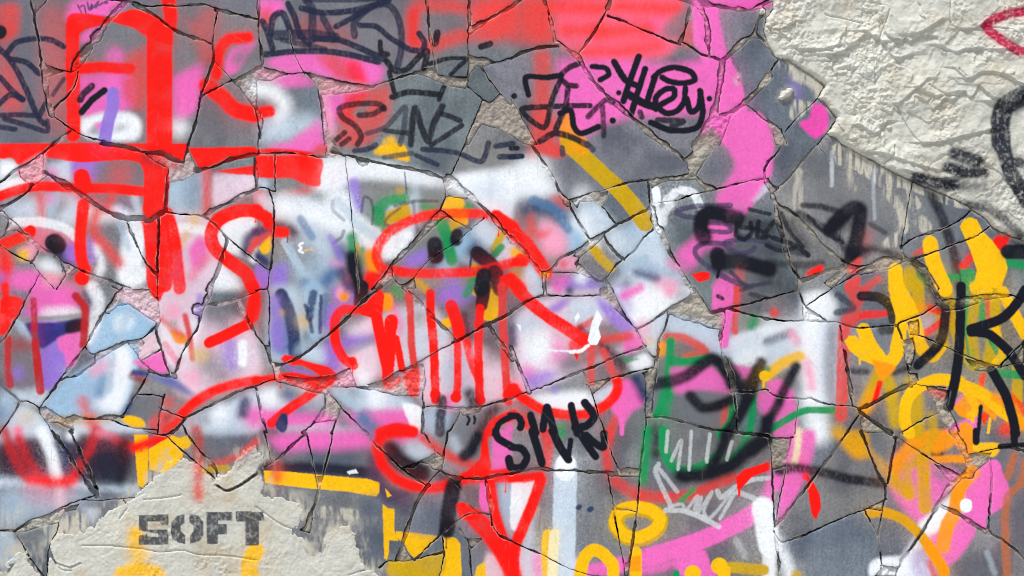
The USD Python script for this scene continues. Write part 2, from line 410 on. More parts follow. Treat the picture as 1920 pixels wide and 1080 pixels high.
PAINT = """@0 0
0 sb f 120 .8 0,0 230,0 300,400 370,860 340,1020 0,1020
0 pb f 100 .7 260,0 560,0 500,480 330,480
1 r f 50 .95 0,40 100,20 150,60 140,240 50,320 0,310
1 r f 80 .75 0,350 60,380 170,700 150,860 40,850 0,700
1 P f 50 1 550,0 950,0 820,140 500,150
1 pb f 60 .6 1290,60 1620,70 1600,310 1310,200
1 r f 90 .7 1500,80 1640,80 1600,310
1 P f 40 1 600,320 640,240 790,180 680,310
1 P 130 70 .9 870,430
1 P f 50 1 590,570 980,550 1010,780 850,860 600,860
1 P f 60 1 1290,590 1500,480 1525,520 1510,690 1470,830 1310,900
1 W 130 80 .9 1340,960
2 W f 40 1 610,890 800,840 990,850 1060,930 1020,1050 700,1050 600,980
2 s f 40 .8 640,1000 740,920 750,1020
2 P f 30 .9 700,930 790,910 770,1000
2 s f 40 .7 830,1000 900,930 960,960
2 r f 70 .85 950,420 1100,380 1100,780 1000,820 920,700
3 R 105 14 1 550,1010 550,800 545,500 545,200
3 R f 16 1 500,200 520,120 600,100 820,130 800,180 640,230 560,290
3 R f 14 1 800,130 880,110 1000,70 1180,120 1290,220 1290,340 1090,270 990,210 850,170
3 R 195 14 1 1195,1090 1195,800 1195,500 1195,250
3 R 105 20 1 1260,-10 1280,120 1270,200
3 R 85 20 1 610,515 750,505 970,515
3 R 90 30 1 1620,560 1640,400 1710,300 1860,280
2 P f 30 1 1690,480 1740,370 1900,320 1925,330 1800,520 1700,560
3 R 120 24 1 1550,640 1680,740 1760,820 1910,860
2 s 120 80 .8 1800,440 1920,400
4 V 95 14 1 845,700 845,800 815,900 785,1040
4 K 50 10 .95 600,750 630,700 690,645
4 K 48 8 1 612,840 690,750 785,675
4 n 42 8 .95 50,400 120,320 250,290 380,300 480,350
4 n 42 8 .95 -10,360 50,420 120,520 200,680 280,870 330,930
4 n 42 8 .95 70,440 200,470 290,550
4 n 42 8 .95 0,580 80,670 170,750
4 n 42 8 .95 -10,780 80,710 170,745
4 n 42 8 .95 290,870 340,780
4 n 38 10 .9 -10,865 150,860 290,870
4 n 38 10 .9 30,890 200,940 350,985 350,910
4 n 38 10 .9 -10,950 110,970
4 n 32 12 .8 395,710 480,590
4 K 110 14 1 -5,240
4 u 13 4 .9 585,40 610,90
4 u 13 4 .9 600,55 630,40 645,100
4 u 13 4 .9 655,20 672,75 690,30
4 u 13 4 .9 690,45 690,70 740,10 720,60
4 u 13 4 .9 745,40 800,10 800,25 760,25
@1 0
0 pb f 200 .6 100,0 1920,0 1920,300 1400,350 1200,540 900,560 500,400
1 P f 40 1 20,0 200,0 200,90 60,130 20,70
1 r f 60 .9 20,90 120,60 110,200 30,180
1 r f 120 .55 280,130 700,230 690,340 320,330
1 P f 40 1 50,470 300,400 920,480 940,600 870,640 660,610 520,580 380,535 250,560
1 r f 50 .9 440,420 620,420 760,600 620,590
1 R f 50 .9 670,440 780,470 850,640 730,625
1 P f 50 .9 820,500 950,520 930,600 860,630
1 r 100 50 .95 1570,55 1350,40 1210,60 1170,180 1180,300 1310,340 1500,280 1575,270
1 R 70 50 .7 1180,100 1180,320
1 r f 90 .9 1610,60 1925,0 1925,110 1620,200
1 r f 140 .7 1640,220 1920,150 1920,320
1 P f 50 1 90,600 260,550 400,590 440,630 200,660
1 W 110 70 1 -10,660 120,690 210,780 180,880
1 w f 100 .9 40,880 400,860 490,960 60,1085
1 P f 50 .95 480,880 505,1085 240,1085 380,970
2 R 90 20 1 -20,850 100,835
1 P f 60 1 500,720 700,690 850,670 700,760 600,900 570,980 530,930
1 R f 40 .8 680,700 870,680 830,760 720,850 790,900 680,950 610,900 640,810
1 r f 60 .85 880,660 1000,640 1000,880 830,1085 600,1085 640,960 800,880
3 n 46 8 .95 50,160 90,250 125,370
3 n 46 8 .95 110,260 130,130 200,100 260,240
3 n 46 8 .95 240,30 290,130 330,260 400,330
3 n 60 10 .85 370,-5 420,70 420,300
3 n 46 8 .95 340,60 480,95 650,90 820,60 1000,0
3 n 50 10 .85 500,130 560,240 590,290
3 n 42 8 .95 600,200 750,120 870,50
3 n 80 10 .85 160,265 400,260 590,285
3 n 40 10 .8 200,300 520,370
3 n 46 8 .95 60,410 300,385 520,385 700,410 920,465
3 n 46 8 .95 440,290 620,300 800,370 970,450
3 n 50 10 .85 740,270 735,180 800,100 900,40 1000,40 1060,120 1090,250 1085,400 1060,500
3 n 42 8 .95 780,190 900,200 1000,280 1080,330 1150,370 1240,380 1265,320 1220,250
3 n 22 8 .8 370,10 700,8 980,-5
4 K 38 8 .95 930,310 940,390 990,408
4 K 44 8 .95 980,460 1040,530 1130,520 1220,430 1285,385 1260,510
4 K 38 8 .95 1000,540 1035,690
4 K 44 8 .95 1020,730 1150,690 1380,710
4 K 36 8 .95 1410,650 1370,750
4 K 32 8 .95 1300,480 1440,440 1580,440 1520,500 1460,560
4 K 48 8 .95 1345,330 1360,245
4 K 46 8 .95 1690,350 1755,330
3 K 42 10 .85 965,820 920,780 800,775 660,795 622,830 660,890 740,940 790,1020 760,1085
3 K 42 10 .85 770,865 880,855 960,805
3 k 38 10 .8 830,1000 960,960 1060,860 1120,800 1110,950 1080,1085
3 K 36 10 .8 970,980 1150,1000
3 K 46 10 .9 1160,1085 1190,810 1240,950 1290,1060 1330,930 1400,795
3 K 38 8 .9 1400,855 1460,875 1530,905
3 K 38 8 .9 1545,940 1430,1015 1310,1090
3 K 38 10 .85 600,1050 670,990
3 K 38 10 .85 640,1085 700,1040
2 Y f 30 .9 960,1040 1030,1020 1060,1090 950,1090
@2 0
0 pb f 120 .6 0,0 250,0 320,300 0,430
1 r f 110 .8 60,0 250,0 310,290 180,340 60,200
1 P2 f 60 1 320,-5 700,-5 700,100 490,400 340,290
1 P2 f 60 1 760,-5 1250,-5 1280,150 1250,330 1100,440 500,430 700,120
2 rr 130 80 .9 300,50 680,60
2 rr 120 80 .9 800,50 1230,70
2 rr 110 80 .9 400,230 640,230
2 rr 120 80 .9 680,240 1020,220
2 rr 100 80 .8 520,390 800,390 1100,340
1 P f 90 .6 1040,130 1160,140 1120,260 1040,230
2 s f 60 .85 1200,130 1340,50 1310,260 1240,310 1120,260
2 r f 60 .7 1300,180 1390,150 1370,360 1260,330
1 P f 70 1 340,430 480,450 700,430 1000,460 1200,480 1480,460 1550,600 1500,800 1400,850 1100,880 900,880 700,930 580,1010 450,1010 350,800
2 r 130 60 .9 230,440 230,700 210,900 230,1085
2 r f 60 .85 160,870 340,860 330,1085 190,1085
2 P 150 16 1 1470,40 1490,250 1560,450 1640,620 1660,760 1560,900
2 P f 20 1 1370,60 1500,60 1500,420 1380,350 1360,250
2 P f 26 1 1570,940 1700,880 1850,840 1920,960 1750,1085 1600,1085
1 P f 30 1 1490,30 1720,60 1840,60 1925,0 1925,-5 1460,-5
2 O f 20 .95 375,860 430,840 470,920 570,1085 370,1085
4 K 42 6 1 122,710 105,580 250,580 370,565
4 K 42 8 .95 370,560 430,505 500,478
4 K 42 6 .95 370,580 300,750 240,955 70,825 250,800 585,790
4 K 40 8 .95 375,600 420,635 485,645
4 K 42 8 .95 420,660 400,800 330,965
4 K 44 8 1 360,850 440,830 465,950 520,1000 650,950
4 K 40 10 .9 570,875 700,750 760,770
4 K 40 12 .85 680,800 690,1020
4 K 48 8 1 755,905
4 K 46 8 1 18,720
4 K 40 8 1 600,500 700,510 725,560 660,600
4 K 46 10 .95 210,1060 320,1000 450,1030 570,1090
4 K 40 8 1 800,695
4 K 30 8 .9 840,840
4 K 48 6 1 765,465 850,600 930,640
4 K 46 6 1 950,425 870,650 835,760
4 K 46 6 1 1000,515 940,700 895,850
4 K 46 6 1 1075,570 1010,770
4 K 60 6 1 860,700 980,770 1060,800
4 K 44 6 1 1060,580 1120,530 1220,505 1340,540 1370,600 1280,625 1180,610 1125,580
4 K 44 6 1 1080,820 1080,730 1150,670 1215,670 1210,730 1100,800 1160,850 1240,830 1290,760 1300,660
4 K 44 6 1 1310,740 1340,840 1400,800 1415,690
4 K 46 6 1 1410,680 1430,850 1380,960 1200,980 1040,920
4 K 44 10 .9 1090,900 1280,910 1200,945
4 K 46 6 1 1482,740
4 K 40 8 .9 975,880 960,840
@3 0
2 N f 30 .9 70,440 150,450 300,540 430,640 380,740 310,650 190,600 90,500
2 N f 20 .9 180,740 340,780 220,900 160,870
2 mp f 24 .95 340,770 430,800 455,950 360,1040 240,930 310,890
1 V f 60 .7 150,580 240,650 240,770 190,700
2 N f 10 1 80,740 100,670 180,660 150,730
2 P f 60 .8 -5,900 60,1000 20,1085 -5,1085
4 M 72 16 1 1930,90 1800,110 1690,150 1625,200 1700,280 1800,350 1885,395
4 b1 150 20 1 1940,710 1780,790 1740,900 1740,1090
@0 1
0 pb f 80 .5 560,140 1080,140 1080,560 560,420
1 W f 50 1 -5,115 110,130 150,190 -5,290
1 W f 30 1 -5,300 150,240 210,310 -5,370
1 w f 50 1 340,170 540,115 530,300 400,250
1 V f 40 1 530,125 780,125 740,250 690,280 550,260
1 w f 90 1 -5,480 120,430 500,370 640,450 560,620 100,560
1 s f 60 .8 720,130 1060,150 1040,330 720,310
1 R f 100 .5 830,140 980,140 960,300 840,300
1 s f 60 .8 680,360 1040,380 1000,470 760,480
1 V 90 50 .8 900,510
1 w 60 30 .8 1010,390 1040,520
2 R f 14 1 -5,-5 400,-5 780,-5 1000,30 1100,65 1260,180 1240,500 1080,540 1050,150 600,140 330,105 150,160 90,110 -5,105
3 R f 14 1 1070,590 1200,560 1250,510 1290,800 1285,1090 1115,1090 1090,800
3 R f 12 1 900,-5 1410,-5 1380,130
3 R f 12 1 1415,30 1925,20 1925,80 1500,190 1440,90
3 s f 30 .8 1700,-5 1925,-5 1925,20
3 R f 14 1 1600,205 1890,165 1925,180 1925,232 1740,228
3 R 76 16 1 -10,395 100,355 250,320 420,320 560,330
3 R 120 10 1 610,245 630,320
3 R 76 14 1 640,330 850,335 1060,355
2 r 80 50 .8 300,390 320,540
2 P 90 60 .9 395,420
2 P 90 50 .7 390,220
2 g 90 60 .8 460,450 400,540
2 rp f 50 .9 130,650 250,600 450,640 600,740 560,800 300,800
2 W 70 20 .95 120,585 300,585 480,630 580,710
2 R 86 14 1 30,750 130,710 225,660
3 R 80 10 1 230,650
3 K 140 20 1 405,740 430,760
2 B 110 60 1 440,790 480,840
2 V f 50 1 480,760 570,740 590,900 490,860
2 p f 50 1 120,800 280,740 240,880
2 Y 90 50 1 170,830
2 W f 50 .9 650,480 900,470 1080,600 700,600
2 s f 70 .9 760,580 940,600 920,1000 700,950 700,700
2 V f 50 .9 640,700 740,720 740,850 660,910
2 W 60 40 .9 730,770 760,900 740,970
2 W f 50 1 950,600 1080,600 1100,900 1120,1000 1000,1085 880,1000
3 R 90 16 1 625,450 610,600 600,720 610,860 640,950
3 R 110 10 1 618,1010
3 r 80 50 .9 730,510 700,600 720,690 800,780 890,890
3 r 70 40 .8 840,390 800,490
1 w2 f 40 1 1260,300 1500,220 1560,225 1540,520 1280,520
2 sb f 90 .6 1400,260 1520,250 1500,520 1420,520
2 r 70 50 .9 1550,220 1545,510
1 lp f 40 1 1590,225 1925,225 1925,330 1720,430 1600,480
1 lp f 60 1 1250,520 1560,540 1700,900 1600,1085 1280,1085
2 W f 30 1 1925,530 1750,550 1640,660 1660,780 1850,860 1925,880
2 B 95 50 1 1850,810 1870,720 1930,670
2 r 46 20 1 1925,720 1880,800
2 w 90 50 .8 1310,560
2 W 70 24 1 1290,640 1420,630 1560,660
2 yt 90 60 .8 1460,570
2 yt 60 40 .7 1400,680 1330,790
2 P f 50 1 1410,790 1500,690 1570,760 1540,900 1450,950
2 V 60 50 .7 1290,990
3 R 95 18 1 1250,520 1280,600 1315,750 1330,900 1350,1085
3 R 100 12 1 1930,500 1780,505 1640,570 1585,670 1610,780 1720,880 1840,970 1900,1085
2 W f 60 1 1640,900 1760,970 1820,1085 1600,1085
2 rp 70 50 .7 1550,850 1440,1000
1 R f 50 1 -5,760 60,800 110,900 80,1000 70,1085 -5,1085
2 V 80 50 .7 0,1000
1 P f 60 1 100,940 300,960 390,1085 80,1085
1 W f 60 1 260,900 380,860 480,970 370,970
1 pp f 60 1 330,970 480,990 400,1085 330,1085
1 pp f 80 .6 480,1000 620,1085 430,1085
@1 1
1 P f 40 1 80,-5 520,-5 440,60 200,55
1 r f 40 .9 430,20 525,-5 525,95 430,70
2 R 40 16 1 -10,55 200,55 420,80
2 R f 16 1 -5,88 470,100 490,250 470,320 350,300 260,260 -5,245
1 r f 50 .9 150,380 330,330 470,310 480,340 280,410
1 w 80 50 .9 60,300
1 g 90 60 .9 250,300
1 r f 40 .9 -5,345 100,380 -5,430
1 lp f 50 1 -5,380 90,380 110,440 100,520 30,460
1 W f 70 1 490,130 680,110 1000,150 1150,200 1380,260 1440,330 1200,290 800,260 690,310 560,360 440,340
1 lp f 50 .9 500,200 680,130 690,260 520,350
1 g f 60 .95 800,310 1000,280 1120,310 1200,360 1100,420 920,480 900,660 780,520 740,340
1 g f 80 .8 1240,330 1420,330 1360,490 1250,600
2 V 85 40 1 730,295 740,400 765,480
2 W 180 100 1 200,480 450,530 650,620 780,690 900,760
2 W 130 60 1 640,400 700,540 800,640 960,740
2 W 100 80 .8 560,400 560,470
2 w 160 120 .7 400,700 560,830
1 g f 60 .9 140,710 320,700 420,900 480,1085 110,1085
1 V f 50 1 120,920 240,890 230,1085 110,1085
2 w 56 20 .8 210,730 300,880 440,1050
2 K 60 50 .9 160,610 250,630 285,670
3 R 84 14 1 150,660 210,660
3 R 95 14 1 -10,505 90,560 95,590
2 B 60 30 .9 -10,660 110,640
2 r 60 30 1 -10,740 110,690
2 Y f 20 1 20,780 110,690 110,800 60,830
2 B f 30 1 -5,800 100,870 90,930 -5,860
2 V f 30 1 -5,890 100,970 80,1085 -5,1085
1 w f 60 1 980,420 1200,400 1200,650 1000,650
2 G 84 24 .95 920,580 930,480 1000,425 1110,410
2 G 70 24 .9 900,500 960,570 970,640
2 y f 24 1 980,510 1140,450 1160,560 980,600
2 y 60 40 .7 1080,350
2 G 56 30 .9 1260,470 1330,490
2 k 22 6 .6 790,510 810,400 860,420 880,500 870,600
2 k 26 8 .6 1040,465 1200,430 1360,430
2 k 26 8 .5 1180,430 1190,560 1215,660
2 k 20 6 .6 1080,480 980,560 980,610 1110,600
2 bl 26 12 .6 575,430 580,500 660,570
2 u 26 10 .6 660,650 640,700 580,740
1 w 60 40 .6 1180,250 1200,400
2 W f 40 1 980,700 1150,640 1180,720 1060,850 950,860
1 g f 60 .8 1280,600 1440,550 1500,700 1250,900 1020,930
2 V f 50 1 1110,860 1280,780 1280,890 1120,940
2 B f 60 .9 1290,880 1480,780 1500,850 1400,940
2 Y f 20 1 1440,400 1555,410 1590,600 1500,600 1390,490
1 W f 40 1 1480,230 1925,190 1925,540 1840,620 1640,420
2 w2 f 120 .8 1620,330 1800,280 1850,380 1700,420
2 w2 f 80 .6 1800,460 1920,420 1920,560
1 w 60 30 1 1540,340
1 g f 100 .8 1480,100 1925,60 1925,170 1480,200
3 G 90 24 1 1390,590 1430,690 1450,800 1470,870
2 G 80 24 1 1590,480
1 w f 50 1 1610,640 1720,560 1920,750 1920,900 1550,880
2 y f 20 1 1440,580 1560,600 1500,640 1470,700
2 y 60 20 1 1840,680 1780,800
2 G 56 20 1 1840,770 1780,840
1 lp f 50 .9 1840,820 1925,740 1925,880 1830,880
3 K 120 20 1 1340,750 1350,840
3 K 95 20 1 1510,680 1500,720
2 B 150 80 1 1590,760 1700,850
2 L 110 70 1 1560,720 1480,830 1420,930
3 B 14 4 1 1612,850 1605,930
3 K 110 16 1 1660,820 1760,900 1800,960
2 y 40 16 1 1630,910 1700,960
1 g f 60 .9 1100,970 1700,990 1650,1085 1100,1085
3 R 74 20 .95 1730,530 1560,520 1400,520 1250,545 1120,590 1000,660 920,760 905,850 940,930 1030,950 1200,970 1400,970 1600,960 1780,930 1930,885
3 R 95 18 1 1800,540 1930,625
3 rO f 40 .7 1440,500 1580,500 1580,580 1500,580
4 K 110 16 1 1710,980 1690,1090
3 K 110 16 1 1790,960 1830,1090
3 R 110 14 1 1880,1030
2 y f 20 1 1750,1020 1800,1085 1740,1085
2 G 60 20 1 1640,1010 1590,1085
2 V f 60 1 1380,1000 1520,1000 1500,1085
2 y 60 30 .9 1210,1030 1270,1085
1 V f 80 .8 560,800 700,740 720,850 620,900
2 rp f 40 1 650,960 720,990 720,1085 630,1085
2 P f 60 .9 550,850 660,900 640,980 560,940
2 B 90 70 .9 630,810
3 K 110 40 1 720,850 740,960 790,1090
2 G 64 40 1 725,690 740,800
2 y 26 16 1 760,750 765,860
2 G 46 30 .9 800,790 810,880
2 O 100 40 1 860,830 880,930
3 R f 30 1 830,950 900,960 960,1000 880,1085 800,1085
2 w2 f 120 .8 300,900 540,850 640,1085 330,1085
2 bb 100 60 1 580,970 490,1070
2 bb 100 60 .8 380,1060
4 W 15 4 1 350,740 322,760 340,780 320,800 352,815
4 yt 12 4 1 365,800 400,790 430,795
3 B 12 6 .7 1115,210 1130,370
@2 1
1 W f 100 1 -5,200 150,90 260,200 350,330 300,420 100,430 -5,470
1 r f 60 .9 120,-5 190,80 140,130
4 K 38 6 .95 -10,30 40,30
4 K 40 6 .95 -10,100 70,92
2 B 120 80 .9 100,480 260,470 380,540
2 r f 50 .9 280,390 380,390 430,490 330,450
1 L f 60 1 340,470 500,560 570,720 430,830 370,650
1 p f 70 1 200,570 330,580 420,700 400,830 250,840 200,720
1 s f 50 .9 50,560 150,520 190,620 60,620
2 r f 50 .9 110,560 160,520 190,650 300,640 220,720 120,680
3 R 105 20 1 -20,630 100,740 180,850 250,960
1 Y f 20 1 -5,770 60,800 110,850 -5,850
3 R f 20 1 -5,880 60,820 130,860 110,920 -5,920
1 w f 50 1 120,880 200,960 220,1085 60,1060
1 y f 60 .7 -5,900 90,920 60,1085 -5,1085
3 R 90 20 1 -10,1010 70,1085
3 Y f 30 1 200,975 270,965 260,1000
1 s f 60 .5 350,120 900,100 1200,300 500,380
2 r f 40 1 150,-5 390,-5 420,70 340,110 190,60
1 W 120 90 .9 530,390
2 y 125 8 1 430,0 560,120 700,250 790,330 880,430 950,520 1000,590
3 O f 60 .9 370,-5 560,-5 560,80 440,60
4 k 42 8 .9 375,30 380,80
4 k 44 8 .9 560,-5 610,45
3 W 62 10 1 1080,350 1090,430
3 W 62 12 .95 1160,420 1230,360
3 W 62 12 .95 1270,345 1360,370 1420,480
3 W 64 24 .8 1190,450 1140,520 1130,590
2 W f 20 .9 1040,450 1100,450 1130,640 1080,660
1 w f 50 1 490,480 620,440 690,500 770,600 610,710 540,620
1 W 90 60 .8 540,560
1 w2 f 60 1 690,690 1040,510 1050,600 940,760 830,850
1 W f 90 .8 690,690 800,660 860,740 830,800
1 w f 90 1 830,880 1000,720 1070,670 1200,900 1300,1085 740,1085
1 w 130 60 1 1060,700 1050,860
2 B f 60 .9 770,920 850,940 780,1020 690,1040
2 bb f 90 .7 900,850 1130,950 1250,1000 1000,990
2 p f 70 1 1060,1010 1200,1020 1260,1085 1080,1085
2 s 90 60 .6 860,1040
2 V f 60 1 390,1000 600,1000 660,1085 330,1085
2 P f 60 .8 290,980 440,980 400,1085 310,1085
2 W 90 70 .9 520,1000
1 p f 40 1 300,940 380,860 480,850 470,950
2 r 60 40 .8 385,900
2 y 72 16 1 615,790 680,870 740,930
2 W 60 50 .6 760,780
2 P f 30 1 1640,-5 1925,-5 1925,250 1700,290 1640,320 1720,180 1650,60
2 P f 24 1 1580,400 1780,300 1925,265 1880,340 1740,480 1560,440
2 w 80 24 .9 1600,500 1740,450 1880,330
2 P 26 8 1 1735,520 1800,440
1 sb f 90 .6 1380,230 1500,80 1640,60 1680,200 1600,320
2 P f 60 1 1440,570 1640,590 1660,740 1550,780 1440,810 1360,940 1290,890 1230,830 1380,690
2 P f 60 .9 1150,870 1290,880 1330,960 1200,930
3 R f 12 1 1340,980 1440,955 1490,970 1480,1020 1400,1040
2 r 80 16 1 1720,920 1690,1085
2 P f 40 1 1560,990 1690,990 1660,1085 1500,1085
2 s f 90 .7 1640,960 1700,820 1920,850 1920,1085 1740,1085
3 u 38 8 .85 1640,460 1400,465 1240,500 1280,540 1400,555
3 u 34 8 .85 1460,590 1600,600 1650,640 1600,660 1460,650
3 u 38 8 .85 1640,750 1450,745 1375,790 1400,860 1560,980 1750,1070
3 u 36 8 .8 1930,740 1800,720 1650,725 1590,750 1700,820 1800,800 1820,775
3 k 40 14 .8 1690,600 1700,680 1790,700
4 K 125 30 1 1440,700 1415,620 1450,525 1560,525 1690,560
4 K 110 50 .55 1700,570 1930,630
4 K 120 24 1 1540,830 1550,890
4 K 120 30 1 1560,890 1700,880 1930,940
4 K 22 6 1 1555,930 1540,1000
3 k 220 160 .4 1820,620 1920,720
@3 1
0 s f 60 .6 100,330 380,30 1200,380 1500,500 900,800
2 P f 14 1 -5,-5 45,-5 40,70 -5,260
2 N f 14 .95 480,20 560,-5 820,150 1100,300 1400,420 1520,490 1380,470 1200,400 1000,330 900,350 800,290 640,190 520,150
2 N 50 24 .8 610,200 640,330
2 N 80 20 .7 230,220 220,470
2 N 30 20 .5 480,130 475,300
2 N 30 20 .4 790,250 790,400
2 N 70 16 .8 890,350 1000,500 1020,640
2 N f 20 .9 820,790 900,700 1020,650 1010,760 900,780
2 N 60 14 .8 1100,420 1120,460
2 N 100 24 .8 1150,590 1200,640
2 N 50 30 .5 200,570 190,640
3 K 115 30 1 460,640 560,540 640,480 690,500 680,640 645,780 620,880
3 K 110 60 .6 480,640 600,560
3 K 44 20 .85 260,460 400,470 540,510
3 K 64 30 .8 230,520 400,620 500,680 600,810
3 K 90 60 .8 640,830 720,800
3 K 56 40 .8 640,860 720,790 850,800 1010,850
3 K 36 16 .6 770,600 880,665
3 k 200 120 .5 -10,620 60,760
3 k 44 14 .8 0,760 300,830
3 K 60 30 .7 -10,890 200,910 400,900
3 K 200 100 .6 20,1000 120,1060
3 K 110 60 .6 170,600 260,760
3 K 74 30 .9 1230,390 1300,530 1340,650 1380,780 1420,930 1440,1090
3 R f 20 1 275,1005 310,950 390,910 415,920 410,960
3 r f 24 1 600,920 700,850 690,950 600,980
3 r f 20 1 590,1030 690,990 680,1085 580,1085
3 r 50 24 .9 720,1085 830,1010
2 r 90 80 .5 720,680 720,780
3 r f 16 .9 1060,840 1160,770 1170,830
3 R 60 20 .9 1460,920 1530,840
3 R f 16 1 1680,760 1720,690 1830,690 1750,815 1700,800
4 Y f 8 1 1440,620 1470,570 1520,550 1570,570 1610,650 1680,720 1780,860 1800,930 1750,1085 1540,1085 1570,950 1520,800
3 y f 16 .9 1640,750 1730,790 1800,900 1780,1000 1690,900
4 Y 112 8 1 1215,745 1240,880 1290,1000 1330,1090
3 y 80 50 .6 1250,860 1300,960
4 Y 110 10 1 955,950 960,1090
3 y f 24 1 1010,970 1090,980 1160,1085 1000,1085
3 G 60 24 .9 1100,985 1200,1040
3 G 50 14 1 1250,1000 1420,1000
3 G f 14 1 1440,940 1550,950 1550,1085 1470,1085
3 G 66 14 1 1800,890 1930,910
5 K 110 16 1 1940,810 1800,810
3 K 80 30 .9 1110,880 1200,1000 1240,1085
4 b1 105 30 1 1390,70 1560,130
4 b1 90 30 1 1340,180 1450,210 1610,220
4 b1 95 30 1 1110,255 1250,290 1390,310
4 b1 90 50 .8 1430,310 1590,320
4 b1 115 20 1 1740,-10 1780,120 1800,200 1860,300 1930,430
4 b1 80 20 1 1810,140 1880,145
4 b1 70 30 .9 1510,460 1640,480 1750,560 1890,690
@0 2
1 W f 80 .9 -5,130 80,160 -5,250
1 V f 40 1 170,190 430,200 460,540 480,640 330,770 300,400
1 P f 70 1 200,-5 560,-5 580,180 400,220 190,210 230,80
2 W f 50 .8 320,150 560,150 640,240 320,230
2 R f 20 1 -5,90 60,60 140,70 180,110 120,240 40,350 -5,330
2 R 60 20 1 40,-10 40,110
2 w2 f 40 1 90,250 180,240 250,340 230,420
2 BV f 24 1 180,260 400,260 640,220 650,310 500,350 440,380 320,460 250,390
3 K f 24 1 490,260 640,230 645,310 500,345
2 g 36 20 .9 170,235 400,225 620,205
2 P f 24 1 430,380 520,340 640,330 630,420 600,470 560,580 480,600 450,500
2 s f 50 .8 70,460 240,480 250,770 90,740
2 rb f 60 .8 50,380 220,380 230,470 60,470
2 V 100 60 .8 130,640
2 V f 30 1 300,460 470,480 490,640 330,770
3 rd 50 14 .95 250,90 258,250 255,330
3 rb f 10 .9 250,340 280,330 310,540 290,540 240,420
3 rd 62 12 1 262,400 285,600 302,770
3 rd 56 20 .9 60,380 60,600 75,730
3 rd 60 20 1 570,60 640,170 625,430
2 B 60 40 .9 650,40 690,150
2 W 90 40 .9 690,-10 740,100 700,280 660,380
1 w f 40 1 90,750 360,750 300,890 150,840
1 w f 50 .9 440,520 560,540 470,660 400,760
1 W f 30 .9 640,400 560,530 480,660 420,700 520,520
1 L f 20 1 670,490 660,410 780,210 880,120 960,110 1190,260 1060,390 870,430 710,500
1 pk f 24 1 840,60 930,0 1180,20 1190,260 960,120
2 W f 50 .6 850,200 1000,200 1000,300 860,330
3 R f 12 1 1110,-5 1250,-5 1200,110 1130,60
1 L f 30 1 300,900 520,670 940,420 1050,500 980,800 920,960 500,970
2 W f 60 1 690,880 800,780 820,500 960,430 990,640 940,860 860,940
2 p 90 70 .8 710,620 810,580
2 r 90 50 .7 620,850 660,960
2 bb 80 60 .7 790,680 750,780
2 B 60 40 .9 1010,820 940,940
2 P f 30 1 990,560 1200,470 1260,560 1240,640 1110,610
2 W 12 4 1 1060,540 1120,500 1210,465
1 pk f 20 1 1060,400 1180,330 1200,460 1050,540
2 rb 60 30 .9 990,660 1080,690
2 BV 40 20 .9 1000,630 1100,645
2 bv f 40 1 1110,660 1300,670 1460,800 1400,800 1250,730
1 w2 f 50 1 -5,740 130,840 60,1010 -5,1040
2 bb 120 90 .7 0,950
1 w f 40 1 50,1010 170,870 290,950 390,1085 30,1085
1 yt 120 90 .5 200,970
1 w f 40 1 540,1000 840,990 1090,1050 1080,1085 560,1085
2 y f 60 .5 380,990 500,960 620,950 900,950 880,1000 500,1040
3 Y f 16 1 905,990 960,960 1060,980 1090,1040 1000,1050
2 s f 24 .95 1010,830 1210,820 1190,960 1090,1000 980,950
2 r f 50 .9 1120,1000 1230,920 1360,990 1250,1085 1120,1060
2 rb f 20 .6 1230,960 1290,950 1250,1020
3 R 46 16 .9 1240,1070 1340,990
2 r 90 60 .8 690,1000 720,1080
1 lp f 40 1 1190,-5 1560,-5 1480,260 1400,420 1310,640 1220,420 1190,240
2 p 120 70 .9 1300,180
2 O f 24 1 1260,300 1390,350 1410,410 1320,410
2 r 42 20 1 1390,210 1420,350 1445,530
2 r 50 40 .8 1210,230 1360,350
2 g 60 40 .7 1300,270
1 lp f 60 1 1490,190 1800,230 1925,380 1925,700 1380,820 1320,650
2 s 150 90 .9 1600,190 1680,240
2 s 200 140 .8 1580,570 1660,640
2 V 120 80 .8 1720,400 1740,560
2 W 70 24 1 1820,420 1820,560
2 yt 110 80 .9 1500,500
2 pb f 80 .7 1220,780 1380,760 1340,930 1230,880
2 r 80 60 .8 1260,860
2 p f 60 .8 1360,640 1500,620 1480,740 1400,720
3 R 82 10 1 1570,410 1700,350 1860,270
3 R 78 24 1 1930,690 1750,725 1600,775 1470,850 1360,950
1 w f 40 1 1400,980 1700,870 1925,780 1925,1085 1390,1085
2 s f 60 .7 1400,980 1560,950 1560,1020 1380,1050
2 W 120 90 1 1660,950
2 P 160 80 1 1900,960
2 B 90 50 .9 1840,850 1820,940
3 R 80 20 1 1905,-10 1900,60 1890,140 1860,260
2 r 60 50 .6 1450,1060
@1 2
1 w f 70 1 110,-5 320,-5 360,200 330,430 110,560
1 bv f 60 .9 130,40 220,60 280,260 300,480 120,480
2 B 95 20 1 190,50 250,190 280,330 295,500
2 B f 30 .9 240,440 330,480 300,520 260,510
2 y 64 30 .9 185,190
2 w f 60 .9 350,-5 500,-5 490,320 430,340 370,250
2 L 100 40 .9 430,-10 430,150 440,340
3 B 28 14 .9 370,130 400,220 420,330
3 B 28 14 .9 490,60 480,200 482,330
2 V f 50 1 510,120 640,130 570,300 490,330
2 V f 40 .9 560,-5 740,-5 740,140 600,130
2 p 110 30 1 650,40
2 O 70 30 1 660,70
2 yt 110 70 .8 365,250
2 w2 f 60 1 320,430 480,330 570,320 300,510
3 K 100 16 1 795,-10 780,120
3 R 78 12 1 -25,20 0,100 -20,220
1 V f 60 1 440,470 600,390 680,620 560,620 480,560
1 w f 60 1 250,530 480,420 520,560 400,560
